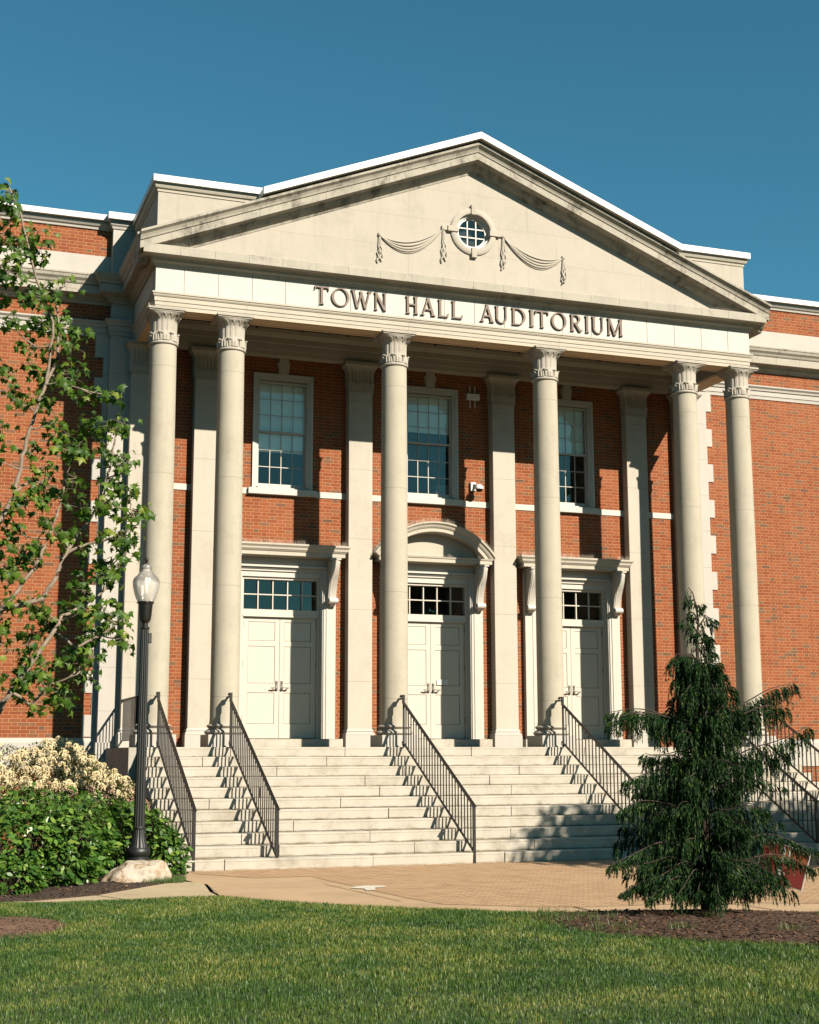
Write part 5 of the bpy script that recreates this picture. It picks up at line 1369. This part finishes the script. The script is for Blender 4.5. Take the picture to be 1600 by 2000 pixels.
# ================================================================== SHRUBS BY THE STEPS
def shrub_leafy():
    t=thing('leafy_shrub','bright green broad-leaved shrub in the bed left of the steps','shrub',(-7.7,-5.0,0))
    r=random.Random(9); LM=LeafMesh(); st=MB()
    lobes=[(-9.6,-4.9,.45,.9,.8,.62),(-8.7,-5.3,.42,.80,.85,.62),(-8.1,-5.2,.44,.62,.7,.60),(-7.78,-4.75,.50,.52,.6,.58),(-8.45,-4.4,.60,.62,.6,.66),(-7.6,-3.9,.60,.70,.5,.56),(-9.1,-4.3,.62,.6,.6,.52),(-6.62,-3.95,.32,.36,.3,.56),(-6.95,-3.75,.45,.55,.35,.60),(-6.38,-4.1,.20,.24,.3,.38),(-9.4,-5.9,.2,.7,.6,.36),(-8.75,-6.15,.16,.45,.5,.28)]
    def inside(p,k):
        for i,(cx,cy,cz,rx,ry,rz) in enumerate(lobes):
            if i==k: continue
            if ((p[0]-cx)/rx)**2+((p[1]-cy)/ry)**2+((p[2]-cz)/rz)**2<.72: return True
        return False
    for k,(cx,cy,cz,rx,ry,rz) in enumerate(lobes):
        area=rx*rz*12; n=int(1700*area/2.6)
        for _ in range(n):
            u=r.gauss(0,1),r.gauss(0,1),r.gauss(0,1); L_=math.sqrt(sum(q*q for q in u)); u=[q/L_ for q in u]
            if u[2]<-.75: continue
            rr=1-abs(r.gauss(0,.15))+max(0,r.gauss(-.03,.05)); bmp=1+.11*math.sin(u[0]*6+k)*math.sin(u[1]*7+u[2]*5+k)+.10*math.sin(u[0]*17+u[2]*13+k*2)
            p=(cx+rx*u[0]*rr*bmp,cy+ry*u[1]*rr*bmp,cz+rz*u[2]*rr*bmp)
            if p[2]<.03 or inside(p,k): continue
            nrm=np.array((u[0]*.8+r.gauss(0,.35),u[1]*.8+r.gauss(0,.35),u[2]*.5+.6+r.gauss(0,.25)))
            d=np.array((u[0]+r.gauss(0,.6),u[1]+r.gauss(0,.6),r.gauss(-.25,.35)))
            LM.leaf(OVAL,OVT,p,d,nrm,r.uniform(.04,.12),r.uniform(.05,.4))
        for _ in range(int(26*rx)):
            a=r.uniform(0,6.28); st.tube([(cx+.2*rx*math.cos(a),cy+.2*ry*math.sin(a),0),(cx+.5*rx*math.cos(a),cy+.5*ry*math.sin(a),cz*.8),(cx+.85*rx*math.cos(a),cy+.85*ry*math.sin(a),cz+rz*.45)],[.007,.005,.003],4)
    # arching shoots that stand out of the mass
    for _ in range(190):
        cx,cy,cz,rx,ry,rz=r.choice(lobes[:9]); a=r.uniform(0,6.28); el_=r.uniform(.05,1.2)
        b=Vector((cx+rx*.85*math.cos(a)*math.cos(el_),cy+ry*.85*math.sin(a)*math.cos(el_),cz+rz*.85*math.sin(el_))); d=Vector((math.cos(a)*math.cos(el_),math.sin(a)*math.cos(el_),math.sin(el_)+.35)).normalized()*r.uniform(.1,.24)
        if b.y+d.y<-6.4: continue
        st.tube([b-d,b,b+d],[.005,.004,.002],4)
        for j in range(8):
            p=b+d*(j/8)*1.05; q=j*2.4; LM.leaf(OVAL,OVT,tuple(p),(math.cos(q)+d.x,math.sin(q)+d.y,.1),np.array((0,0,1.)),r.uniform(.04,.075),.15)
    obj('stems',st,plain('shrub stems',(.12,.08,.05),.9),t,fix=False)
    LM.build('leaves',leafmat('shrub leaves',[(0,(.03,.085,.014)),(.5,(.06,.14,.02)),(.85,(.12,.23,.034)),(1,(.22,.31,.055))],trans=.3,rough=.38),t)
    # small white and buff flower specks
    V=[];F=[]
    for _ in range(160):
        x,y,z=r.uniform(-9,-7.6),r.uniform(-5.5,-4.6),r.uniform(.85,1.12)
        for j in range(4):
            a=r.uniform(0,6.28); b=len(V); s_=.008; V+= [(x,y,z),(x+s_*math.cos(a),y+s_*math.sin(a),z+.005),(x+s_*math.cos(a+1),y+s_*math.sin(a+1),z+.006)]; F.append((b,b+1,b+2))
    npobj('flowers',np.array(V),np.array(F),M['paper'],t)
shrub_leafy()
def shrub_flower():
    t=thing('flowering_shrub','cream flowering evergreen shrub against the left wing wall','shrub',(-8,-2.7,0))
    r=random.Random(13); LM=LeafMesh(); FL=LeafMesh(); st=MB(); F2=LeafMesh()
    lobes=[(-9.6,-2.8,1.0,.9,.9,.82),(-8.7,-2.9,.98,.85,.9,.84),(-7.95,-2.7,1.02,.75,.85,.86),(-7.35,-2.8,.85,.62,.75,.72),(-6.95,-2.9,.72,.42,.6,.62),(-7.7,-2.3,1.1,.6,.6,.80)]
    NAR=[(0,0),(.3,-.13),(.7,-.13),(1,0),(.7,.13),(.3,.13)]; NT=[(0,1,5),(1,2,4),(1,4,5),(2,3,4)]
    PET=[(0,-.3),(1,-.22),(1.1,0),(1,.22),(0,.3)]; PT=[(0,1,2),(0,2,4),(2,3,4)]
    for k,(cx,cy,cz,rx,ry,rz) in enumerate(lobes):
        for _ in range(int(5200*rx)):
            u=[r.gauss(0,1) for _ in range(3)]; L_=math.sqrt(sum(q*q for q in u)); u=[q/L_ for q in u]
            if u[2]<-.5: continue
            rr=1-abs(r.gauss(0,.12)); p=(cx+rx*u[0]*rr,cy+ry*u[1]*rr,cz+rz*u[2]*rr)
            if p[2]<.05: continue
            LM.leaf(NAR,NT,p,np.array((u[0]+r.gauss(0,.5),u[1]+r.gauss(0,.5),.3+r.gauss(0,.4))),np.array((u[0]*.5,u[1]*.5,1)),r.uniform(.05,.085),.15)
        for _ in range(int(150*rx)):
            u=[r.gauss(0,1),-abs(r.gauss(0,1)) if r.random()<.75 else r.gauss(0,1),abs(r.gauss(.15,.8))]; L_=math.sqrt(sum(q*q for q in u)); u=[q/L_ for q in u]
            bmp=1.0+.04*r.gauss(0,1); c=(cx+rx*u[0]*bmp,cy+ry*u[1]*bmp,cz+rz*u[2]*bmp)
            buff=c[2]<1.22 and r.random()<.75
            tgt=F2 if buff else FL
            # drooping panicle: chains of little bells
            for j in range(r.randint(9,14)):
                a=r.uniform(0,6.28); sp=r.uniform(.2,1.0); dx,dy=math.cos(a)*sp,math.sin(a)*sp; ln=r.uniform(.07,.125)
                for q in range(7):
                    tt=q/7; p=(c[0]+dx*ln*(tt**.7),c[1]+dy*ln*(tt**.7),c[2]+.015-ln*tt*tt*1.1)
                    tgt.leaf(PET,PT,p,np.array((dx*.5+r.gauss(0,.4),dy*.5+r.gauss(0,.4),-.7)),np.array((r.gauss(0,1),-1,.6)),r.uniform(.016,.027),0)
        for _ in range(14):
            a=r.uniform(0,6.28); st.tube([(cx+.15*math.cos(a),cy+.15*math.sin(a),0),(cx+.4*rx*math.cos(a),cy+.4*ry*math.sin(a),cz),(cx+.8*rx*math.cos(a),cy+.8*ry*math.sin(a),cz+rz*.5)],[.012,.008,.004],4)
    obj('stems',st,plain('evergreen stems',(.10,.07,.05),.9),t,fix=False)
    LM.build('leaves',leafmat('evergreen leaves',[(0,(.015,.035,.010)),(.6,(.035,.06,.015)),(1,(.16,.17,.04))],trans=.2,rough=.35),t)
    FL.build('flowers',leafmat('cream bells',[(0,(.66,.52,.27)),(.6,(.86,.72,.44)),(1,(.95,.84,.58))],trans=.3,rough=.7,tcol=(1,.95,.8)),t)
    F2.build('faded_flowers',leafmat('buff flower heads',[(0,(.32,.20,.14)),(.6,(.43,.29,.21)),(1,(.52,.37,.27))],trans=.25,rough=.8,tcol=(1,.9,.8)),t)
shrub_flower()
# small plant at the foot of the right wing, and spiky clumps out of the bed
def small_plant(cx,cy,h,label,seed,n=500):
    t=thing('small_shrub',label,'shrub',(cx,cy,0)); r=random.Random(seed); LM=LeafMesh(); st=MB()
    for _ in range(n):
        u=[r.gauss(0,1) for _ in range(3)]; L_=math.sqrt(sum(q*q for q in u)); rr=r.uniform(.6,1)/L_
        p=(cx+.45*u[0]*rr,cy+.4*u[1]*rr,h*.55+h*.45*u[2]*rr)
        LM.leaf(OVAL,OVT,p,np.array((u[0],u[1],.3)),np.array((u[0]*.3,u[1]*.3,1)),r.uniform(.05,.09),.2)
    for _ in range(8): a=r.uniform(0,6.28); st.tube([(cx,cy,0),(cx+.3*math.cos(a),cy+.3*math.sin(a),h*.7)],[.01,.004],4)
    obj('stems',st,M['mulch'],t,fix=False); LM.build('leaves',leafmat('small shrub leaves',[(0,(.04,.09,.015)),(1,(.10,.18,.03))],trans=.3),t)
small_plant(9.3,1.6,1.45,'green shrub against the right brick wing at the right edge',3,900)

# ================================================================== YARD SIGN
def yard_sign():
    t=thing('yard_sign','tilted red and orange yard sign on thin wire legs behind the weeping conifer','yard sign',(-.17,-10.0,0))
    red=plain('sign red',(.26,.03,.018),.6,var=.05); org=plain('sign orange',(.36,.10,.03),.6,var=.05); wh=plain('sign white',(.75,.72,.66),.6,var=.03)
    W_,H_=.60,.46; y0=-.003
    def B(mb,a,b,c,d,y): mb.box(a,b,y,y+.002,c,d)
    pa=[]
    mb=MB(); mb.box(-W_/2,W_/2,0,.006,-H_/2,H_/2); pa.append(obj('board',mb,wh))
    mb=MB(); B(mb,-W_/2+.012,W_/2-.012,-H_/2+.012,H_/2-.012,-.0025); pa.append(obj('red_panel',mb,red))
    mb=MB(); B(mb,-.08,W_/2-.02,.02,H_/2-.02,-.005); pa.append(obj('orange_panel',mb,org))
    mb=MB(); B(mb,-.05,.01,-.18,-.05,-.0052); B(mb,.03,.05,-.16,-.08,-.0054); B(mb,-.03,.0,.03,.20,-.0078); B(mb,.04,.06,.05,.18,-.0076); pa.append(obj('lettering',mb,wh))
    Mx=Matrix.Translation((-.17,-10.0,.37)) @ Matrix.Rotation(R(-58),4,'Z') @ Matrix.Rotation(R(14),4,'Y') @ Matrix.Rotation(R(-8),4,'X') 
    for o in pa:
        o.data.transform(Mx); o.parent=t; o.matrix_parent_inverse=t.matrix_basis.inverted()
    mb=MB()
    a=Mx@Vector((-.16,.003,-.15)); b=Mx@Vector((.16,.003,-.15))
    mb.tube([a,(a.x,a.y,-.05)],.0035,6); mb.tube([b,(b.x,b.y,-.05)],.0035,6); mb.tube([(a.x,a.y,.13),(b.x,b.y,.10)],.003,6)
    obj('wire_stake',mb,M['steel'],t)
yard_sign()

# ================================================================== TREE TO THE RIGHT, OUTSIDE THE PICTURE (shades the right of the steps)
def shade_tree():
    C_=Vector((7.7,-13.1,7.0)); t=thing('shade_tree','broad leafy tree standing to the right beyond the picture','tree',(9.4,-13.1,0))
    r=random.Random(31); mb=MB(); bark=plain('shade tree bark',(.16,.12,.09),.95,var=.3,vs=15,bm=.6)
    mb.tube([(9.4,-13.1,-.1),(9.4,-13.1,1.5),(9.35,-13.1,3.5),(9.4,-13.0,5.2)],[.26,.2,.16,.12],14)
    LM=LeafMesh()
    blobs=[(C_.x+3.0*math.cos(a)*q,C_.y+1.9*math.sin(a)*q,C_.z+dz,rr) for a,q,dz,rr in ((0,0,.6,1.2),(0.3,.8,.2,1.1),(1.6,.8,.3,1.1),(2.7,.9,-.1,1.1),(3.9,.8,.3,1.1),(5.1,.9,0,1.1),(2.0,.3,-.8,1.2),(4.5,.5,-.9,1.1),(.6,.9,-.8,1.0),(3.14,1.05,-.4,1.1),(0,1.0,-.5,1.2),(0,.4,.2,1.3),(3.14,.5,.1,1.3))]
    for (x,y,z,rr) in blobs:
        mb.tube([(9.38,-13.05,4.2),((9.4+x)/2,(-13.1+y)/2,(4.8+z)/2),(x,y,z)],[.10,.06,.02],8)
        for _ in range(1500):
            u=[r.gauss(0,1) for _ in range(3)]; L_=math.sqrt(sum(q*q for q in u)); q=rr*r.uniform(.35,1.05)/L_
            LM.leaf(OVAL,OVT,(x+u[0]*q,y+u[1]*q,z+u[2]*q*.85),np.array([r.gauss(0,1) for _ in range(3)]),np.array([r.gauss(0,1),r.gauss(0,1),1.]),r.uniform(.12,.2),.1)
    obj('trunk',mb,bark,t,smooth=60); LM.build('crown',leafmat('shade tree leaves',[(0,(.04,.08,.02)),(1,(.09,.14,.03))],trans=.3),t)
shade_tree()

# ================================================================== TREES ADDED BEHIND THE CAMERA TO BLOCK LOW SKY (they also show in the window glass)
def far_trees():
    r=random.Random(77); lm=leafmat('sky block tree leaves',[(0,(.035,.07,.018)),(1,(.08,.13,.03))],trans=.25)
    bark=plain('sky block tree bark',(.12,.09,.07),.95,var=.3)
    where=['behind the photographer','across the street']
    for k,(x,y,h) in enumerate([(-46,-52,20),(-37,-56,21),(-28,-52,19),(-19,-55,20),(-9,-53,17),(1,-58,9),(9,-56,8),(17,-56,10),(25,-52,19),(33,-50,21),(42,-46,20),(-52,-40,19),(48,-36,18),(-48,-28,19),(46,-25,17),(-42,-17,18),(44,-14,17)]):
        t=thing('sky_block_tree','broad tree added behind the camera to block low sky, outside the picture','tree',(x,y,0),'added sky-blocking trees behind the camera')
        mb=MB(); mb.tube([(x,y,-.1),(x+.1,y,h*.3),(x,y,h*.6)],[.4,.3,.15],10)
        for j in range(5):
            a=j*1.3; mb.tube([(x,y,h*.35),(x+h*.2*math.cos(a),y+h*.2*math.sin(a),h*.65)],[.15,.04],6)
        obj('trunk',mb,bark,t,smooth=60)
        n=2600; u=rng.normal(size=(n,3)); u/=np.linalg.norm(u,axis=1)[:,None]
        ct=np.array([[h*.26*math.cos(q),h*.26*math.sin(q),(-.05+.1*(i%3))*h] for i,q in enumerate(np.arange(7)*.9)]+[[0,0,.12*h]])
        c=ct[rng.integers(0,8,n)]; P=c+u*(rng.uniform(.55,1,n)[:,None])*h*.24+np.array([x,y,h*.56])
        d1=rng.normal(size=(n,3)); d1/=np.linalg.norm(d1,axis=1)[:,None]; d2=np.cross(d1,rng.normal(size=(n,3))); d2/=np.linalg.norm(d2,axis=1)[:,None]
        s_=rng.uniform(.35,.7,n)[:,None]; V=np.stack([P-d1*s_,P+d2*s_*.6,P+d1*s_,P-d2*s_*.6],1).reshape(-1,3)
        npobj('crown',V,np.arange(4*n).reshape(n,4),lm,t,nper=4)
far_trees()
